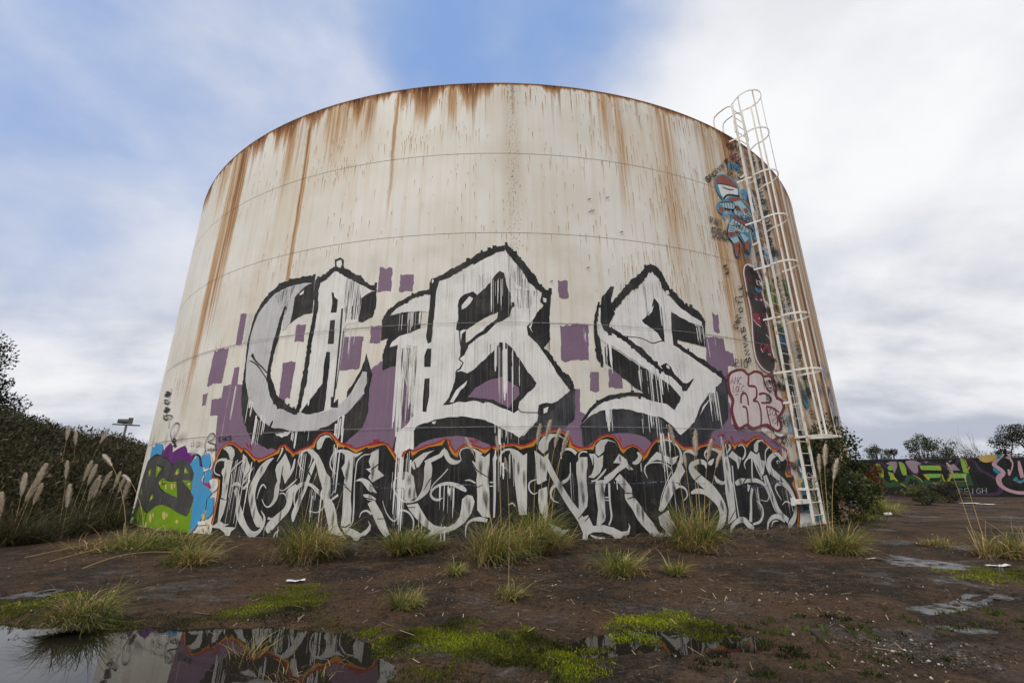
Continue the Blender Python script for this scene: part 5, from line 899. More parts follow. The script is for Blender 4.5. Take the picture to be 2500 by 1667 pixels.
def plume(R, root, bx, by, h, lean, az, size=.42, droopy=.5, tone=1.):
    """one flower stalk with its feathery head: part 'stalk' > 'plume_head'"""
    t = np.linspace(0, 1, 9); ang = lean*(.35+.9*t)+droopy*np.maximum(t-.72, 0)**1.5*5
    ho = np.concatenate([[0], np.cumsum(np.sin(ang[:-1])*h/8)]); ve = np.concatenate([[0], np.cumsum(np.cos(ang[:-1])*h/8)])
    pts = [(bx+ho[i]*cos(az), by+ho[i]*sin(az), max(ve[i], .02)) for i in range(9)]
    mb = MB(); mb.tube(pts, [(.0060-.0035*k)*min(1, .35+h/2.2) for k in t], 5); mb.c = [(.42*tone, .31*tone, .15*tone, 1)]*len(mb.v); st = mb.build('stalk', M_TWIG, root)
    P = np.array(pts); n = int(620*size/.42); s = R.uniform(0, 1, n); i0 = 1-size/h*1.0; tt = np.clip(i0+(1-i0)*s, 0, 1)*8; i = np.minimum(tt.astype(int), 7); f = tt-i
    base = P[i]*(1-f[:, None])+P[i+1]*f[:, None]; d = P[8]-P[6]; d /= np.linalg.norm(d)
    a = R.normal(0, 1, (n, 3)); a -= (a@d)[:, None]*d; a /= np.linalg.norm(a, axis=1, keepdims=True)
    env = np.sin(np.clip(s, .03, 1)**.8*pi*.9+.15)**.8
    L = size*(.22*env+.05)*R.uniform(.6, 1.2, n); tip = base+(a*R.uniform(.28, .58, (n, 1))+d*.9)*L[:, None]; tip[:, 2] -= L*.18
    sd = np.cross(a, d); sd /= np.linalg.norm(sd, axis=1, keepdims=True); wv = sd*(.006*size/.42)
    V = np.stack([base-wv, base+wv, tip+wv*.35, tip-wv*.35], 1).reshape(-1, 3); Q = np.arange(n*4).reshape(-1, 4)
    C = np.repeat(FLUFF*tone*R.uniform(.65, 1.2, (n, 1)), 4, 0)
    mesh_np('plume_head', V, Q, C, M_PLUME, st)
def grass_clump(name, loc, label, seed, ng=260, nd=160, nt=120, rb=.14, h=.8, lean=.9, droop=1.2, w=.010, plumes=(), group='grass tussocks round the tank', cat='grass', tone=1., squash=(1, 1)):
    R = np.random.default_rng(seed); root = tag(empty(name, (loc[0], loc[1], gh(*loc)-.01)), label, cat, group)
    def sq(V): V = V.copy(); V[:, 0] *= squash[0]; V[:, 1] *= squash[1]; return V
    for nm, n, cols, k in (('green_blades', int(ng*1.5), GREEN, 1.), ('dry_blades', int(nd*1.15), DRY, .92), ('dead_thatch', int(nt*1.6), THATCH, .58)):
        if not n: continue
        V, Q, C = blades(R, n, rb*(1.25 if k < .6 else 1), h*k, lean*(1.5 if k < .6 else 1), droop*(1.9 if k < .6 else 1.15), w*(.70 if k < .6 else .88), cols)
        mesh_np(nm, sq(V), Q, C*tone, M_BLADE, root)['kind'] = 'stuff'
    for (dx, dy, ph, ln, az, sz) in plumes: plume(R, root, dx, dy, ph, ln, az, sz, .35, tone)
    return root
def at_px(x, y): return ground_at(x, y)

# ------------------------------------------------------------------ embankment on the left
HAZ = np.radians(np.array([-115, -90, -75, -62, -55, -48.3, -46, -43, -40, -38, -34, -30, -22, -12]))
HTAN = np.array([.17, .16, .145, .13, .12, .100, .0895, .0765, .069, .062, .056, .05, .045, .04])-.022
FOOT = np.array([15, 15, 16, 16.5, 17, 17.3, 17.6, 18.2, 19, 21, 26, 30, 34, 36.])
def hill_pt(az, t):
    tn = np.interp(az, HAZ, HTAN); ft = np.interp(az, HAZ, FOOT); rd = ft+16
    d = ft+(rd-ft)*np.minimum(t, 1)+np.maximum(t-1, 0)*40; hr = CAM_H+rd*tn
    k = np.clip(t, 0, 1); k = (1-(1-k)**2)*.75+.25*k*k*(3-2*k)
    z = hr*k-np.maximum(t-1, 0)*1.2-.06
    x, y = d*np.sin(az), d*np.cos(az); z = z+(fbm(x*.5, y*.5, 3, 71)-.45)*.5*np.clip(t*4, 0, 1)
    return x, y, z
az = np.radians(np.linspace(-115, -12, 120)); tt = np.concatenate([np.linspace(-.08, 1, 34), np.linspace(1.1, 2.2, 8)])
AZ, TT = np.meshgrid(az, tt); X, Y, Z = hill_pt(AZ, TT); Z = np.where(TT < 0, -.25, Z)
n1_, n2_ = AZ.shape; ii = np.arange(n1_*n2_).reshape(n1_, n2_)
Q = np.stack([ii[:-1, :-1], ii[1:, :-1], ii[1:, 1:], ii[:-1, 1:]], -1).reshape(-1, 4)
o = mesh_np('hillside', np.stack([X, Y, Z], -1).reshape(-1, 3), Q, np.full((n1_*n2_, 3), .02), plain('hill_soil', (.024, .019, .012), .95, .4, 1.2), None, True)
tag(o, 'dark overgrown embankment on the left', kind='structure')
# scrub that covers it, one mass
R = np.random.default_rng(5)
def leaf_cloud(R, C0, rad, n, size, cols, up_bias=.0, hollow=.35, wr=.28):
    """n small pointed leaves in ellipsoids centred C0 (k,3) with radii rad (k,3)"""
    k = R.integers(0, len(C0), n); d = R.normal(0, 1, (n, 3)); d /= np.linalg.norm(d, axis=1, keepdims=True); r = (hollow+(1-hollow)*R.uniform(0, 1, n)**.6)[:, None]
    p = C0[k]+d*r*rad[k]; tone = R.uniform(.55, 1.45, len(C0))[k][:, None]
    a = R.normal(0, 1, (n, 3))+d*.6; a[:, 2] += up_bias; a /= np.linalg.norm(a, axis=1, keepdims=True); b = np.cross(a, R.normal(0, 1, (n, 3))); b /= np.linalg.norm(b, axis=1, keepdims=True)
    L = size*R.uniform(.6, 1.4, (n, 1)); wv = b*L*wr
    V = np.stack([p, p+a*L*.5+wv, p+a*L, p+a*L*.5-wv], 1).reshape(-1, 3); Q = np.arange(n*4).reshape(-1, 4)
    cs = np.array(cols); C = cs[R.integers(0, len(cs), n)]*R.uniform(.65, 1.35, (n, 1))*tone; return V, Q, np.repeat(C, 4, 0)
nb = 620; a_ = np.radians(R.uniform(-62, -33, nb)); t_ = R.uniform(.0, 1.12, nb)**.85; x, y, z = hill_pt(a_, t_)
rad = np.stack([R.uniform(.5, 1.2, nb), R.uniform(.5, 1.2, nb), R.uniform(.35, .75, nb)], 1); C0 = np.stack([x, y, z+rad[:, 2]*.35], 1)
SCRUB = [(.044, .042, .017), (.072, .057, .032), (.030, .030, .013), (.095, .072, .046), (.052, .058, .020)]
V1, Q1, C1 = leaf_cloud(R, C0, rad, 150000, .15, SCRUB, 1.0, .15, .16)
o = mesh_np('hillside_scrub', V1, Q1, C1, M_LEAF); tag(o, 'dense dark brown and green scrub covering the embankment', 'scrub', kind='stuff')
# twiggy heather-like tops along the skyline
def twig_tree(R, base, h, spread, n, cols, thick=.03, levels=3):
    mb = MB(); mb.c = []
    def grow(p, d, L, r, lv):
        q = [Vector(p)]; dd = Vector(d)
        for i in range(3): dd = (dd+Vector(R.normal(0, .16, 3))+Vector((0, 0, .05))).normalized(); q.append(q[-1]+dd*L/3)
        k = len(mb.v); mb.tube(q, [r, r*.85, r*.7, r*.5], 4, False); c = np.array(cols[R.integers(0, len(cols))])*R.uniform(.7, 1.2); mb.c += [(*c, 1)]*(len(mb.v)-k)
        if lv:
            for j in range(n):
                nd = (dd+Vector(R.normal(0, spread, 3))).normalized(); grow(q[int(R.integers(1, 4))], nd, L*R.uniform(.5, .8), r*.55, lv-1)
    grow(base, (0, 0, 1), h*.42, thick, levels); return mb
hz = []
for i, (px, py, dist, hgt) in enumerate(((60, 1010, 33, 2.2), (100, 1030, 33, 1.6), (150, 1045, 34, 1.4), (195, 1055, 34, 1.3))):
    d = ray(px, py); L = math.hypot(d[0], d[1]); b = (d[0]/L*dist, d[1]/L*dist); bz = CAM_H+dist*d[2]/L-hgt*.75
    o = twig_tree(np.random.default_rng(40+i), (0, 0, 0), hgt, .55, 5, [(.05, .035, .025), (.035, .028, .018)], .02).build('bare_shrub', M_TWIG); o.location = (*b, bz)
    tag(o, ['twiggy bare shrub on the ridge next to the dark tree', 'second twiggy shrub along the ridge, right of the first', 'low bare shrub leaning on the ridge, third from the left', 'rightmost twiggy shrub on the ridge, nearest the light pole'][i], 'shrub', 'bare shrubs along the ridge')

# ------------------------------------------------------------------ trees and bushes
def tree(name, loc, h, crown, nleaf, size, cols, label, seed, group=None, cat='tree', trunk_r=.12, bark=(.06, .045, .035), nb=9, hollow=.3, trunk_frac=.45):
    """crown: (rx, ry, rz) of the foliage; tapered trunk, limbs reaching into clumps of leaves"""
    R = np.random.default_rng(seed); z0 = loc[2] if len(loc) > 2 else gh(loc[0], loc[1])-.05; root = tag(empty(name, (loc[0], loc[1], z0)), label, cat, group)
    rx, ry, rz = crown; cz = h-rz; C0 = []; rad = []
    for i in range(nb):
        a = 2*pi*i/nb+R.uniform(-.4, .4); q = R.uniform(.3, .8); zz = cz+rz*R.uniform(-.75, .72); k = math.sqrt(max(.1, 1-((zz-cz)/rz)**2)); C0.append((rx*q*k*cos(a), ry*q*k*sin(a), zz)); rad.append((rx*R.uniform(.28, .48), ry*R.uniform(.28, .48), rz*R.uniform(.20, .38)))
    C0.append((0, 0, cz+rz*.5)); rad.append((rx*.4, ry*.4, rz*.4)); C0 = np.array(C0); rad = np.array(rad)
    V, Q, C = leaf_cloud(R, C0, rad, nleaf, size, cols, .2, hollow); mesh_np('crown', V, Q, C, M_LEAF, root)
    mb = MB(); tz = h*trunk_frac; pts = [(0, 0, 0), (R.normal(0, .03)*h, R.normal(0, .03)*h, tz*.5), (R.normal(0, .04)*h, R.normal(0, .04)*h, tz), (0, 0, cz+rz*.2)]
    mb.tube(pts, [trunk_r*1.25, trunk_r, trunk_r*.7, trunk_r*.25], 7); mb.c = [(*bark, 1)]*len(mb.v); tk = mb.build('trunk', M_TWIG, root, True)
    for i in range(nb):
        s = Vector(pts[2])*R.uniform(.6, 1.); e = Vector(C0[i]); md = s.lerp(e, .5)+Vector((0, 0, .05*h)); mb = MB(); mb.tube([s, md, e], [trunk_r*.45, trunk_r*.28, trunk_r*.08], 5); mb.c = [(*bark, 1)]*len(mb.v); mb.build('limb', M_TWIG, tk, True)
    return root
def far(px, py, dist, on=0.):            # ground spot in the direction of a pixel, at a distance
    d = ray(px, py); L = math.hypot(d[0], d[1]); return (d[0]/L*dist, d[1]/L*dist, on)
EUC = [(.020, .026, .012), (.030, .036, .018), (.045, .045, .026), (.016, .018, .010)]
b = far(-205, 1000, 33, 2.6); tree('eucalyptus_tree', b, 6.2, (3.3, 3.0, 2.7), 20000, .12, EUC, 'dark evergreen tree cut by the left edge of the photo', 61, bark=(.05, .04, .03), nb=13, trunk_r=.2)
BUSH = [(.030, .050, .014), (.045, .066, .020), (.022, .036, .010), (.060, .074, .026)]
tree('leafy_shrub', far(2032, 1200, 15.1), 2.95, (1.0, .9, 1.5), 5600, .085, [(.045, .062, .018), (.065, .082, .028), (.030, .044, .013), (.085, .092, .036)], 'dark green leafy shrub growing against the right side of the tank', 62, cat='shrub', nb=26, trunk_r=.05, hollow=.45)
tree('low_shrub', far(2098, 1220, 16.6), 1.9, (.55, .5, .75), 2600, .08, BUSH[:2]+[(.07, .05, .03)], 'lower leafy shrub behind the right of the tall dark shrub', 66, cat='shrub', nb=8, trunk_r=.04)
tree('russet_shrub', at_px(2138, 1216), 1.95, (.72, .7, .92), 2600, .09, [(.15, .055, .022), (.11, .060, .025), (.20, .075, .030), (.07, .055, .02)], 'rusty orange leaved shrub in front of the painted wall', 63, cat='shrub', nb=8, trunk_r=.04)
tree('spreading_bush', at_px(2252, 1232), .92, (1.0, .8, .42), 3000, .065, [(.075, .085, .030), (.055, .062, .024), (.10, .10, .045)], 'olive green spreading bush before the painted wall, left one', 64, 'bushes before the painted wall', 'bush', nb=10, trunk_r=.03)
tree('spreading_bush', at_px(2318, 1227), 1.0, (1.1, .8, .46), 3000, .065, [(.050, .045, .028), (.040, .045, .020), (.075, .058, .040)], 'brownish spreading bush before the painted wall, right one', 65, 'bushes before the painted wall', 'bush', nb=10, trunk_r=.03)
for i, (px, dist, h, cr, n, sz, cols, lab) in enumerate((
        (2136, 46, 3.85, (.85, .8, 1.0), 2600, .085, BUSH, 'small round topped tree behind the wall, leftmost'),
        (2172, 50, 3.5, (.8, .7, .95), 1600, .085, EUC, 'narrow dark tree behind the wall beside the round one'),
        (2250, 44, 4.35, (1.2, 1.1, 1.45), 3200, .10, [(.050, .078, .022), (.070, .095, .032), (.036, .056, .016)], 'bright green bushy tree behind the wall, tallest in the middle'),
        (2298, 45, 4.0, (1.1, 1.0, 1.3), 2200, .10, [(.050, .078, .022), (.060, .080, .030)], 'lower green tree touching the right of the bushy tree'),
        (2455, 40, 3.7, (1.1, .9, .9), 2000, .085, EUC+BUSH[:1], 'flat topped dark pine behind the wall'),
        (2512, 40, 4.4, (1.4, 1.4, 1.3), 3600, .085, EUC, 'dark pine cut by the right edge of the photo'))):
    tree('background_tree', far(px, 1100, dist, -.1), h, cr, n, sz, cols, lab, 80+i, 'trees behind the painted wall', nb=10, trunk_r=.10)
for i, (px, dist, h, lab) in enumerate(((2205, 44, 4.3, 'bare twiggy tree behind the wall, left of the bushy tree'), (2392, 44, 5.4, 'tall bare sapling tree behind the wall'), (2418, 46, 4.0, 'short bare tree behind the wall, right of the tall one'), (2365, 45, 4.4, 'short bare tree behind the wall, left of the tall one'))):
    o = twig_tree(np.random.default_rng(90+i), (0, 0, 0), h, .30, 6, [(.16, .14, .125), (.12, .10, .09)], .016).build('bare_tree', M_TWIG); o.location = far(px, 1100, dist, 0.); tag(o, lab, 'tree', 'bare trees behind the painted wall')
R = np.random.default_rng(95); nb = 70; a_ = np.radians(R.uniform(36, 62, nb)); d_ = R.uniform(41, 47, nb); rad = np.stack([R.uniform(.5, 1.1, nb), R.uniform(.5, 1., nb), R.uniform(.35, .8, nb)], 1)
V1, Q1, C1 = leaf_cloud(R, np.stack([d_*np.sin(a_), d_*np.cos(a_), 1.7+R.uniform(-.6, .75, nb)], 1), rad, 16000, .10, EUC+[(.07, .055, .04), (.05, .06, .025)], .5, .1); tag(mesh_np('distant_scrub', V1, Q1, C1, M_LEAF), 'low ragged scrub showing just above the painted wall', 'scrub', kind='stuff')
o = twig_tree(np.random.default_rng(97), (0, 0, 0), 1.9, .8, 6, [(.10, .075, .055), (.07, .05, .04), (.14, .11, .08)], .012).build('dead_brush', M_TWIG); o.location = far(2078, 1260, 15.2); tag(o, 'tangle of dead brown brush at the foot of the dark shrub', 'brush')
o = twig_tree(np.random.default_rng(98), (0, 0, 0), .50, .7, 3, [(.20, .17, .15), (.14, .12, .10)], .007).build('bare_sapling', M_TWIG); o.location = (*at_px(2463, 1418), -.01); o.rotation_euler.y = -.35; tag(o, 'thin bare sapling leaning over the right hand moss', 'sapling')

# ------------------------------------------------------------------ painted wall on the right
WA, WB = np.array((23.0, 27.19)), np.array((28.9, 24.35)); WD = (WB-WA)/np.linalg.norm(WB-WA); WN = np.array((WD[1], -WD[0]));
if WN@WA > 0: WN = -WN
WH = 2.18; W0, W1 = -5.5, 13.
def wall_at(x, y):
    d = ray(x, y); t = (WA@WN)/(d[:2]@WN); p = d[:2]*t; return float((p-WA)@WD), float(CAM_H+d[2]*t)
def wall_pt(u, v, off=0.): p = WA+WD*u+WN*off; return (p[0], p[1], v)
WSURF = Surface(wall_at, wall_pt, 0)
wall = tag(empty('painted_wall', (*(WA+WD*3), 0)), 'long low concrete wall covered in black, green and purple graffiti', 'wall')
wall_inv = Matrix.Translation((-(WA+WD*3)[0], -(WA+WD*3)[1], 0))
def wpart(o, parent=None):
    o.parent = parent or wall
    if not parent: o.matrix_parent_inverse = wall_inv
    return o
M_CONC = plain('stained_concrete', (.10, .095, .085), .85, .4, 2.)
k = W0
while k < W1:                              # precast panels with open joints
    mb = MB(); a, b2 = k+.01, k+2.99
    vs = [wall_pt(u, v, o_) for v in (-.3, WH) for u, o_ in ((a, 0), (b2, 0), (b2, -.22), (a, -.22))]; mb.add(vs, [(0, 1, 2, 3)[::-1], (4, 5, 6, 7), (0, 1, 5, 4), (1, 2, 6, 5), (2, 3, 7, 6), (3, 0, 4, 7)]); wpart(mb.build('wall_panel', M_CONC)); k += 3
wo = [.003]
def wcoat(): return Coat(WSURF)
def wb(ct, name, m, parent=None):
    wo[0] += .0015; o = ct.build(name, m, None, wo[0]); return wpart(o, parent)
base_p = wb(wcoat().face([(W0+.05, .05), (W1-.05, .05), (W1-.05, WH-.02), (W0+.05, WH-.02)]), 'painted_ground', M_MUR)
M_PDK = paint('dark_purple_paint', (.045, .022, .055), .3); M_GDK = paint('bottle_green_paint', (.020, .060, .025), .3); M_LIL = paint('mauve_grey_paint', (.24, .19, .23), .3); M_WPK = paint('pink_white_paint', (.40, .26, .31), .4)
W = lambda *a: wcoat().poly('W', *a)
wb(wcoat().line('W', '640 560 22 700 530 22 800 600 24 870 530 24 960 580 24 1060 660 26 1090 540 24 1300 550 22 1420 610 22 1500 500 26 1640 520 26 1700 600 30 1900 720 40 1910 800 46 1840 850 40 1500 855 26').line('W', '770 860 20 1000 870 24 1100 770 14'), 'purple_outline', M_PDK)
wb(wcoat().poly('W', '750 540 800 520 860 520 870 570 840 640 800 560').poly('W', '950 520 1040 510 1110 545 1075 560 1080 620 1050 640 1000 600', smooth=True).poly('W', '1380 560 1440 545 1500 610 1420 610').poly('W', '1140 520 1180 520 1160 540').poly('W', '1380 515 1420 505 1400 530'), 'mauve_fill', M_LIL)
pg = wb(wcoat().poly('W', '655 540 690 550 720 600 740 700 760 720 790 735 860 710 880 690 885 735 940 720 960 660 1030 655 1090 690 1130 735 1180 640 1320 640 1350 720 1400 640 1530 635 1500 480 1550 500 1575 560 1600 650 1640 760 1490 775 1300 770 1160 780 1100 760 1000 690 960 770 800 780 735 780'), 'green_letters', M_GDK); pg['label'] = 'green and yellow block letters on black'
wb(wcoat().poly('W', '660 550 700 560 720 620 730 680 690 660', smooth=True).poly('W', '885 530 930 540 955 590 960 650 920 650', smooth=True).poly('W', '1090 560 1290 560 1310 610 1110 605').poly('W', '1500 490 1545 520 1570 580 1590 640 1540 630 1520 580').poly('W', '1140 645 1310 645 1300 680 1180 690').poly('W', '1380 650 1570 640 1560 685 1420 690').poly('W', '775 620 830 640 850 700 800 710').poly('W', ' '.join('%g %g' % (798+28*cos(t), 585+26*sin(t)) for t in np.arange(10)*.628)), 'green_fill', M_LIME, pg)
yl = wcoat()
for f in ('655 545 8 690 640 18 735 660 8', '690 550 6 720 600 12 725 660 8', '885 530 8 925 600 14 965 660 8', '1100 570 8 1130 600 12 1200 600 6', '1230 600 8 1290 565 14 1310 610 8', '1130 650 8 1180 690 26 1200 715 10', '1320 650 10 1330 690 14 1350 720 10', '1380 720 16 1420 660 20 1480 640 10', '1500 490 8 1550 510 12 1575 570 8', '1530 620 14 1580 600 16 1595 570 8', '795 640 8 840 690 26 870 720 10', '1190 715 8 1310 715 8', '1400 715 8 1560 715 8', '1030 655 6 1090 690 10 1130 730 6', '900 742 8 935 760 10 940 775 5', '1230 732 8 1260 745 10 1290 735 5', '1420 732 8 1450 745 10 1460 735 5'): yl.line('W', f)
wb(yl, 'yellow_fill', paint('bright_yellow_paint', (.40, .28, .015), .3), pg)
wb(wcoat().poly('W', '770 720 800 640 790 735').poly('W', '1195 685 1300 685 1300 718 1190 718').poly('W', '1420 688 1555 688 1550 715 1405 718').poly('W', '1000 700 1060 705 1110 770 1030 770'), 'black_counter', M_MUR, pg)
rp = wb(wcoat().line('W', '1940 445 26 1860 520 40 1850 560 50 1930 630 56 1890 690 56 1910 760 50 1990 810 44 2090 835 44 2200 835 44').line('W', '1990 600 22 1995 660 16 2030 560 14 2010 500 20 1960 480 14').poly('W', '2080 520 2100 510 2130 600 2145 680 2110 690 2085 600').line('W', '2000 440 14 2010 520 12').line('W', '2040 700 22 2110 730 20 2160 690 16'), 'pink_lettering', M_WPK); rp['label'] = 'black lettering edged in pink and white at the right end'
wb(wcoat().poly('W', '1840 570 1915 630 1880 650 1830 610').poly('W', '1880 450 1930 448 1900 490 1860 500').poly('W', '2040 690 2070 670 2090 710 2150 705 2130 730 2060 725'), 'blue_fill', M_TEAL, rp)
wb(wcoat().poly('W', '1690 470 1850 450 1860 500 1780 530 1720 520', smooth=True), 'ochre_patch', paint('ochre_patch_paint', (.42, .28, .06), .3))
wt_ = text(text(wcoat(), 'W', 'REIGH', 1490, 850, 56, 42, 1, -.03, 0, 6, .4), 'W', 'NACS', 1700, 520, 36, 26, 1, -.05, 0, 4, .2)
wb(wt_, 'white_writing', paint('pale_grey_paint', (.30, .32, .36), .3)); 

# ------------------------------------------------------------------ light pole beyond the embankment
lp_ = far(308, 1040, 55, 0.); pole = tag(empty('light_pole', lp_, radians(40)), 'distant floodlight on a pole above the embankment', 'light pole')
ptop = CAM_H+55*.0895; M_POLE = plain('weathered_pole', (.20, .19, .18), .7, .3)
mb = MB(); mb.tube([(0, 0, 0), (0, 0, ptop)], [.12, .09], 8); mb.build('post', M_POLE, pole)
mb = MB(); mb.box((-1.0, -.06, ptop-.12), (1.0, .06, ptop)); mb.build('cross_arm', M_POLE, pole)
mb = MB(); mb.tube([(-.7, 0, ptop+.26), (.05, 0, ptop+.26)], [.20, .24], 10); mb.box((.05, -.22, ptop+.05), (.4, .22, ptop+.60)); mb.tube([(-.2, 0, ptop), (-.2, 0, ptop+.2)], .04, 6); mb.build('lamp_head', plain('lamp_grey', (.12, .12, .12), .6, .3), pole)
mb = MB(); mb.tube([(0, -.1, ptop-.9), (.0, -.35, ptop-.9)], .07, 6); mb.build('junction_box', M_POLE, pole)

# ------------------------------------------------------------------ grass tussocks (pixel of the foot, size)
GC = [
 ('grass_clump', (330, 1338), 'broad sprawling grass at the left foot of the tank', dict(ng=700, nd=420, nt=300, rb=.55, h=.72, lean=1.25, droop=1.4, squash=(1.6, .8), plumes=((-.2, 0, 2.3, .75, 2.9, .40), (.1, .1, 2.0, .95, 2.75, .34)))),
 ('grass_clump', (470, 1372), 'straw tinted tussock right of the sprawling grass on the left', dict(ng=300, nd=420, nt=240, rb=.24, h=.62, lean=1.1, droop=1.3)),
 ('grass_clump', (748, 1366), 'tall yellowish tussock below the left part of the mural', dict(ng=420, nd=620, nt=320, rb=.24, h=1.12, lean=.75, droop=1.3, plumes=((-.2, .1, 1.5, .12, .6, .14), (.15, .1, 1.45, .1, 2., .14), (.3, .1, 1.3, .2, .3, .12)))),
 ('grass_clump', (985, 1354), 'green tussock left of the biggest plumed one', dict(ng=460, nd=240, nt=220, rb=.20, h=.82, lean=.9, droop=1.25)),
 ('pampas_clump', (1225, 1366), 'bushy plumed tussock, left half of the biggest group', dict(ng=720, nd=420, nt=420, rb=.34, h=1.05, lean=.95, droop=1.3, plumes=((-.1, .1, 2.2, .38, 2.75, .36), (.0, .1, 2.1, .06, 2.6, .30), (.15, .1, 1.7, .05, 3., .26)))),
 ('pampas_clump', (1315, 1350), 'bushy plumed tussock, right half of the biggest group', dict(ng=560, nd=380, nt=360, rb=.30, h=1.15, lean=.85, droop=1.2, plumes=((-.1, .0, 2.35, .10, .3, .42), (.0, .0, 2.45, .16, .3, .42), (.1, .05, 2.3, .22, .2, .40), (.2, .05, 2.25, .26, 0, .40), (.1, .1, 2.1, .34, .1, .34)))),
 ('grass_clump', (1512, 1398), 'mid sized tussock standing alone right of the plumed group', dict(ng=300, nd=300, nt=240, rb=.17, h=.52, lean=1., droop=1.3)),
 ('pampas_clump', (1706, 1344), 'tall plumed tussock below the right part of the mural', dict(ng=560, nd=520, nt=380, rb=.26, h=1.15, lean=.7, droop=1.1, plumes=((-.15, .05, 2.35, .05, 2.6, .42), (-.05, 0, 1.8, .05, 1.2, .30), (.05, .05, 2.25, .12, .2, .42), (.1, 0, 2.1, .08, .3, .38), (.15, .05, 2.1, .26, .1, .44), (.2, .05, 1.9, .36, .0, .36)))),
 ('pampas_clump', (2032, 1348), 'plumed tussock at the foot of the ladder', dict(ng=300, nd=420, nt=260, rb=.2, h=.75, lean=1.0, droop=1.25, plumes=((-.05, .1, 1.35, .05, .5, .26), (.02, .05, 1.75, .10, .1, .34), (.05, .05, 1.95, .18, .0, .42), (.08, .05, 1.7, .30, -.1, .40)))),
 ('pampas_clump', (2442, 1356), 'ragged plumed tussock at the right edge', dict(ng=240, nd=460, nt=340, rb=.26, h=.72, lean=1.05, droop=1.25, plumes=((-.25, .1, 1.55, .06, 2.9, .26), (-.1, .1, 1.35, .02, 1., .14)))),
 ('grass_clump', (1650, 1404), 'little tuft right of the lone mid sized tussock', dict(ng=90, nd=80, nt=80, rb=.07, h=.36, lean=.8, droop=1.2)),
 ('grass_clump', (1108, 1400), 'little tuft below the left end of the biggest plumed group', dict(ng=80, nd=70, nt=90, rb=.07, h=.33, lean=.8, droop=1.2)),
 ('grass_clump', (985, 1480), 'green spiky tussock above the moss in the middle foreground', dict(ng=200, nd=150, nt=170, rb=.11, h=.34, lean=1., droop=1.2, w=.007)),
 ('grass_clump', (1238, 1458), 'grey footed tussock with one thin reed, middle foreground', dict(ng=130, nd=90, nt=200, rb=.10, h=.32, lean=1., droop=1.2, w=.007, plumes=((.02, 0, .70, .03, 1., .04),))),
 ('grass_clump', (215, 1516), 'big drooping tussock on the edge of the large puddle', dict(ng=380, nd=240, nt=680, rb=.20, h=.52, lean=1.15, droop=1.7, w=.007, tone=.85)),
 ('grass_clump', (620, 1585), 'sparse straw tuft standing in the large puddle, left one', dict(ng=22, nd=60, nt=20, rb=.14, h=.34, lean=.7, droop=1.1, w=.005)),
 ('grass_clump', (760, 1640), 'sparse straw tuft standing in the large puddle, right one', dict(ng=16, nd=60, nt=16, rb=.16, h=.28, lean=.8, droop=1.2, w=.005)),
 ('grass_clump', (2288, 1332), 'low dry tuft on the open dirt near the right edge', dict(ng=90, nd=130, nt=70, rb=.15, h=.34, lean=.9, droop=1.2)),
 ('grass_clump', (2152, 1258), 'bright yellow green grass beside the dead brush', dict(ng=620, nd=260, nt=60, rb=.45, h=.92, lean=.9, droop=1.1, w=.013, tone=1.3)),
 ('grass_clump', (2110, 1276), 'short green grass strip in front of the dead brush', dict(ng=260, nd=160, nt=120, rb=.5, h=.5, lean=.9, droop=1.1, w=.014)),
]
for i, (nm, p, lab, kw) in enumerate(GC): grass_clump(nm, at_px(*p), lab, 200+i, cat='grass', group='grass tussocks of the yard', **kw)
# pampas grass on the embankment
for i, (px, dist, zoff, n, lab) in enumerate(((60, 15.5, .0, 5, 'pampas grass clump at the far left foot of the embankment'), (140, 16.3, .0, 2, 'pampas grass clump second from the left edge'), (240, 17.2, .0, 9, 'biggest pampas grass clump, full of pale plumes, left of the tank'), (150, 23, .9, 3, 'small pampas grass clump higher up the embankment'))):
    R = np.random.default_rng(300+i); loc = far(px, 1250, dist)
    if i == 3: zz = hill_pt(np.array([math.atan2(loc[0], loc[1])]), np.array([.33]))[2][0]
    else: zz = gh(loc[0], loc[1])
    root = tag(empty('pampas_grass', (loc[0], loc[1], zz-.05)), lab, 'grass', 'pampas grass on the embankment')
    for nm, k, cols, hh in (('green_blades', 420, [(.045, .055, .016), (.06, .06, .022), (.035, .04, .014)], 1.3), ('dry_blades', 200, [(.12, .09, .05), (.09, .07, .04)], 1.2)):
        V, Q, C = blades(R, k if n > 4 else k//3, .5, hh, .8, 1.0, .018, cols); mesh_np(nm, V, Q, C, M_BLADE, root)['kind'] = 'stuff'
    for k in range(n): plume(R, root, R.normal(0, .38), R.normal(0, .3), R.uniform(1.1, 2.05), R.uniform(-.28, .36), R.uniform(-.5, .5), R.uniform(.42, .60), .08, 1.)

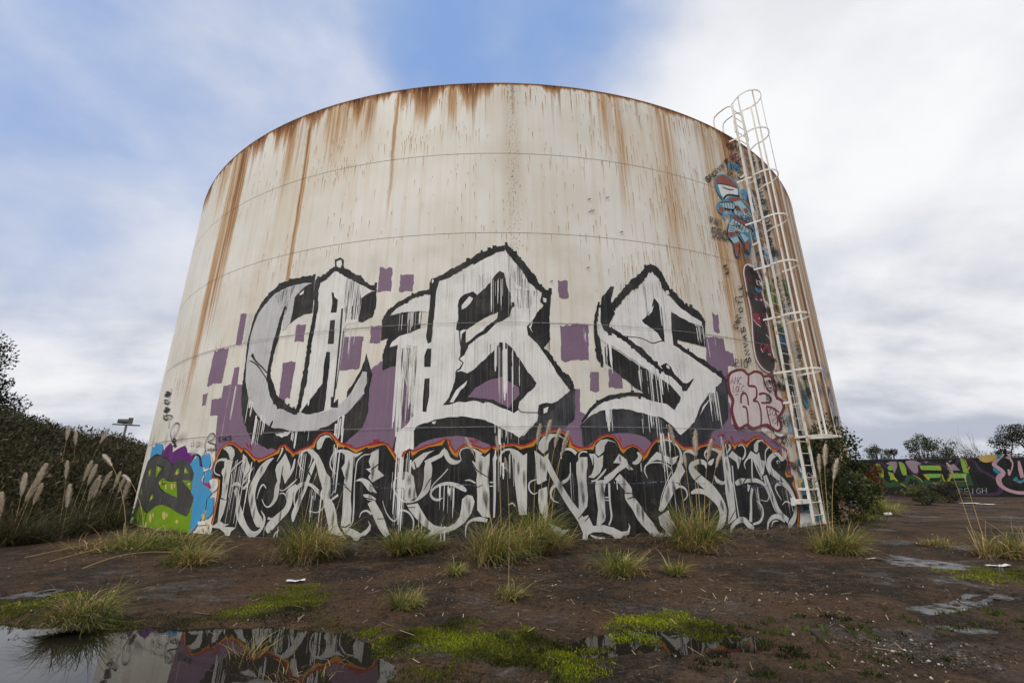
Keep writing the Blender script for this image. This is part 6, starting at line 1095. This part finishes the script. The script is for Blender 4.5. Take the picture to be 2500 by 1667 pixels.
# ------------------------------------------------------------------ moss, weeds, gravel, litter
def scatter_in(R, poly, n, soft=.2):
    P = np.array(poly); lo, hi = P.min(0)-soft*2, P.max(0)+soft*2; out = np.zeros((0, 2))
    while len(out) < n:
        q = R.uniform(lo, hi, (n*2, 2)); d = inside_dist(poly, q[:, 0], q[:, 1])+(fbm(q[:, 0]*4, q[:, 1]*4, 3, 55)-.45)*1.1; out = np.concatenate([out, q[d < R.uniform(-soft, soft, len(q))]])
    return out[:n]
MOSSC = np.array([(.170, .200, .006), (.225, .250, .008), (.110, .140, .006), (.060, .075, .010)])
def moss(R, xy, h, w, cols, bright):
    n = len(xy); z = ground_h(xy[:, 0], xy[:, 1]); z = np.maximum(z, -.034); a = R.uniform(0, 2*pi, n); L = h*R.uniform(.4, 1.3, n); ww = w*R.uniform(.6, 1.3, n); ln = R.normal(0, .5, (n, 2))
    b = np.stack([xy[:, 0], xy[:, 1], z-.004], 1); s = np.stack([np.cos(a)*ww, np.sin(a)*ww, 0*a], 1); t = b+np.stack([ln[:, 0]*L, ln[:, 1]*L, L], 1)
    V = np.stack([b-s, b+s, t], 1).reshape(-1, 3); C = np.repeat(cols[R.integers(0, len(cols), n)]*R.uniform(.7, 1.25, (n, 1))*bright*(.15+2.4*np.clip(fbm(xy[:, 0]*2.2, xy[:, 1]*2.2, 3, 91)-.22, 0, 1))[:, None], 3, 0); return V, np.arange(n*3).reshape(-1, 3), C
for i, (g_, f, n, br, lab) in enumerate(((G6, '-80 305 240 308 240 360 250 412 -80 410', 9000, .75, 'dark green moss at the left edge above the large puddle'), (G6, '1160 355 1250 295 1380 255 1465 275 1450 310 1330 345 1200 368', 9000, .9, 'small bright moss patch on the dirt in the middle'), (G6, '590 415 900 385 1050 350 1130 385 1420 345 1450 390 1640 400 1740 450 1720 480 1560 450 1300 428 1050 418 800 415', 6500, .5, 'dark mossy fringe along the far shore of the large puddle'),
        (G6, '1760 500 1850 450 2050 440 2352 460 2560 480 2700 580 2600 610 2352 600 2050 590 1850 570', 26000, 1.0, 'largest bright moss patch in the middle foreground'), (G7, '520 425 600 390 720 380 860 400 910 425 800 442 600 440', 9000, .95, 'moss mound behind the middle puddle'), (G7, '2110 175 2230 172 2420 180 2480 232 2250 222 2130 205', 7000, .9, 'moss patch under the leaning sapling at the right edge'), (G6, '1830 600 2100 600 2352 640 2600 640 2500 760 1850 760', 4500, .45, 'thin dark moss at the bottom edge of the photo'))):
    R = np.random.default_rng(400+i); xy = scatter_in(R, px_poly(*g_, f), n); V, Q, C = moss(R, xy, .017, .0055, MOSSC, br*1.45)
    o = mesh_np('moss_patch', V, Q, C, M_BLADE); tag(o, lab, 'moss', 'moss patches', kind='stuff')
R = np.random.default_rng(450)
xy = np.concatenate([scatter_in(R, px_poly(*G7, '900 400 1500 380 2250 380 2300 440 1700 500 1300 620 900 600 850 480'), 60, .3), scatter_in(R, px_poly(*G7, '0 470 350 480 380 600 300 690 0 690'), 26, .2), scatter_in(R, px_poly(*G7, '1200 480 1800 560 1900 660 1300 690 1000 640'), 26, .3)])
xy = np.repeat(xy, 26, 0)+R.normal(0, .028, (len(xy)*26, 2)); V, Q, C = moss(R, xy, .040, .008, np.array([(.06, .085, .015), (.085, .10, .02), (.05, .065, .015)]), 1.)
tag(mesh_np('low_weeds', V, Q, C, M_BLADE), 'tiny green weeds dotted over the wet dirt', 'weeds', kind='stuff')
# stones
n = 34000; R = np.random.default_rng(460); xy = np.stack([R.uniform(-9, 10, n), 2.8+8*R.uniform(0, 1, n)**1.3], 1); den = fbm(xy[:, 0]*.8, xy[:, 1]*.8, 3, 77); xy = xy[den > R.uniform(.25, .62, n)]
pit = scatter_in(R, px_poly(*G7, '1480 500 1800 480 2100 540 2250 590 2000 610 1600 600'), 1500, .2); xy = np.concatenate([xy, pit, scatter_in(R, px_poly(*G7, '900 300 1080 250 1420 240 1300 290 1150 305'), 420, .1)])
n = len(xy); z = ground_h(xy[:, 0], xy[:, 1]); keep = z > -.045; xy, z = xy[keep], z[keep]; n = len(xy); s = .004+.013*R.uniform(0, 1, n)**4
oct_ = np.array([(1, 0, 0), (-1, 0, 0), (0, 1, 0), (0, -1, 0), (0, 0, .7), (0, 0, -.7)]); V = oct_[None]*s[:, None, None]*R.uniform(.6, 1.4, (n, 6, 1))*R.uniform(.6, 1.4, (n, 1, 3)); V[:, :, 0] += xy[:, :1]; V[:, :, 1] += xy[:, 1:]; V[:, :, 2] += z[:, None]+s[:, None]*.3
F = np.array([(0, 2, 4), (2, 1, 4), (1, 3, 4), (3, 0, 4), (2, 0, 5), (1, 2, 5), (3, 1, 5), (0, 3, 5)]); Q = (F[None]+(np.arange(n)*6)[:, None, None]).reshape(-1, 3)
cs = np.array([(.06, .045, .035), (.10, .075, .055), (.04, .034, .03), (.14, .11, .085), (.035, .028, .022), (.38, .36, .32)]); kk = R.choice(6, n, p=[.24, .19, .23, .12, .15, .07]); C = np.repeat(cs[kk]*R.uniform(.7, 1.3, (n, 1)), 6, 0)
tag(mesh_np('gravel', V.reshape(-1, 3), Q, C, plain('stone', (.1, .08, .06)) if False else M_TWIG), 'loose gravel and grit strewn over the dirt', 'gravel', kind='stuff')
# dead straw lying along the foot of the tank
R = np.random.default_rng(470); n = 2600; th = R.uniform(-40, 33, n); rr = TANK_R+.05+np.abs(R.normal(0, .28, n)); x = rr*np.sin(np.radians(th)); y = TANK_Y-rr*np.cos(np.radians(th)); den = fbm(th*.35, th*0, 3, 12); kp = den > R.uniform(.3, .6, n); x, y = x[kp], y[kp]; n = len(x)
L = R.uniform(.12, .5, n); a = np.radians(th[kp])+R.normal(0, .7, n); dxy = np.stack([np.cos(a), np.sin(a)], 1)*L[:, None]; z = ground_h(x, y)+R.uniform(.0, .05, n); pw = np.stack([-np.sin(a), np.cos(a)], 1)*.004
b = np.stack([x, y, z], 1); e = b+np.concatenate([dxy, R.uniform(-.01, .10, (n, 1))], 1); md = (b+e)/2+np.array((0, 0, .03)); p3 = np.concatenate([pw, np.zeros((n, 1))], 1)
V = np.stack([b-p3, b+p3, md-p3, md+p3, e-p3, e+p3], 1).reshape(-1, 3); k6 = (np.arange(n)*6)[:, None]; Q = np.concatenate([k6+np.array([[0, 1, 3, 2]]), k6+np.array([[2, 3, 5, 4]])])
C = np.repeat(np.array(THATCH)[R.integers(0, 4, n)]*R.uniform(.6, 1.2, (n, 1)), 6, 0); tag(mesh_np('dead_straw', V, Q, C, M_BLADE), 'dead straw lying along the foot of the tank', 'straw', kind='stuff')
# loose straw and stalk bits over the open dirt
R = np.random.default_rng(475); n = 900; x = R.uniform(-8, 9, n); y = 3.0+6.0*R.uniform(0, 1, n)**1.1; kp = (fbm(x*.7, y*.7, 3, 15) > R.uniform(.28, .6, n)) & (ground_h(x, y) > -.03); x, y = x[kp], y[kp]; n = len(x)
L = R.uniform(.03, .20, n)*R.uniform(.4, 1.2, n); a = R.uniform(0, pi, n); z = ground_h(x, y)+.008; cx, cy_ = np.cos(a)*L, np.sin(a)*L; w = R.uniform(.002, .005, n); px_, py_ = -np.sin(a)*w, np.cos(a)*w
V = np.stack([np.stack([x-px_, y-py_, z], 1), np.stack([x+px_, y+py_, z], 1), np.stack([x+cx+px_, y+cy_+py_, z+.012], 1), np.stack([x+cx-px_, y+cy_-py_, z+.012], 1)], 1).reshape(-1, 3)
tag(mesh_np('straw_bits', V, np.arange(n*4).reshape(-1, 4), np.repeat(np.array([(.42, .32, .18), (.30, .22, .12), (.5, .42, .30)])[R.integers(0, 3, n)]*R.uniform(.6, 1.2, (n, 1)), 4, 0), M_BLADE), 'short bits of straw and stalk scattered on the dirt', 'straw', kind='stuff')
# litter
M_PAPER = plain('dirty_paper', (.62, .63, .68), .8, .15, 20)
def paper(px, w, l, rz, lab, m=M_PAPER, nm='paper_scrap', seed=1):
    R = np.random.default_rng(seed); x, y = at_px(*px); nu, nv = 9, 6; mb = MB()
    for j in range(nv):
        for i in range(nu):
            u, v = i/(nu-1)-.5, j/(nv-1)-.5; e = 1-.25*abs(u)*R.uniform(0, 1); mb.v.append((u*l+R.normal(0, .004), v*w*e+R.normal(0, .003), .012+.03*float(fbm(u*4+seed, v*4, 3, seed))+.02*abs(u)))
    mb.f = [(j*nu+i, j*nu+i+1, (j+1)*nu+i+1, (j+1)*nu+i) for j in range(nv-1) for i in range(nu-1)]; o = mb.build(nm, m, None, True); o.location = (x, y, gh(x, y)); o.rotation_euler.z = rz; return tag(o, lab, 'litter', 'litter on the dirt')
paper((722, 1421), .10, .24, .2, 'crumpled white paper scrap above the small moss patch', seed=1); paper((2440, 1382), .12, .34, .05, 'flat white paper scrap by the leaning sapling', seed=2)
paper((2130, 1366), .05, .26, .35, 'twisted pale plastic strip on the open dirt at the right', plain('pale_plastic', (.45, .40, .34), .5, .2), 'plastic_strip', 3); paper((2364, 1229), .5, .7, .0, 'white rubbish near the painted wall, left one', seed=4); paper((2407, 1231), .4, .6, .0, 'white rubbish near the painted wall, right one', seed=5)
def can(px, r_, l, rz, lab, m):
    x, y = at_px(*px); root = tag(empty('tin_can', (x, y, gh(x, y)), rz), lab, 'can', 'cans on the dirt'); mb = MB(); mb.tube([(-l/2, 0, r_), (-l/2+.01, 0, r_), (l/2-.01, 0, r_), (l/2, 0, r_)], [r_*.9, r_, r_, r_*.9], 14); mb.build('can_body', m, root, True); mb = MB(); mb.tube([(l/2+.001, 0, r_), (l/2+.004, 0, r_)], [r_*.8, r_*.75], 14); mb.build('can_end', M_STEEL, root)
can((2169, 1262), .05, .24, .1, 'white spray can lying near the bright yellow green grass', plain('white_can', (.6, .6, .6), .4, .1)); can((2268, 1231), .12, .32, .6, 'dark can lying by the olive bush', plain('dark_can', (.10, .10, .11), .4, .2))
mb = MB(); a, b = at_px(1978, 1540), at_px(2040, 1600); mb.tube([(a[0], a[1], gh(*a)+.02), ((a[0]+b[0])/2, (a[1]+b[1])/2+.02, gh(*b)+.04), (b[0], b[1], gh(*b)+.015)], [.006, .008, .005], 5); tag(mb.build('fallen_stick', plain('wet_wood', (.035, .028, .022), .8)), 'dark thin stick lying on the weedy dirt', 'stick')

# fallen reeds in front of the sprawling grass
for i, (f, lab) in enumerate((('60 1362 180 1345 300 1322 385 1300', 'longest fallen reed lying in front of the sprawling grass'), ('120 1372 230 1352 330 1332 420 1318', 'middle fallen reed in front of the sprawling grass'), ('200 1392 280 1372 350 1360 420 1352', 'nearest fallen reed, left of the straw tinted tussock'))):
    a = nums(f); pts = []
    for k in range(0, len(a), 2): x, y = at_px(a[k], a[k+1]); pts.append((x, y, gh(x, y)+.03+.05*(k in (2, 4))))
    mb = MB(); mb.tube([tuple(q) for q in catmull(pts, False, 4)], .007, 5); tag(mb.build('fallen_reed', plain('dry_reed', (.40, .28, .12), .7, .2)), lab, 'reed', 'fallen reeds')
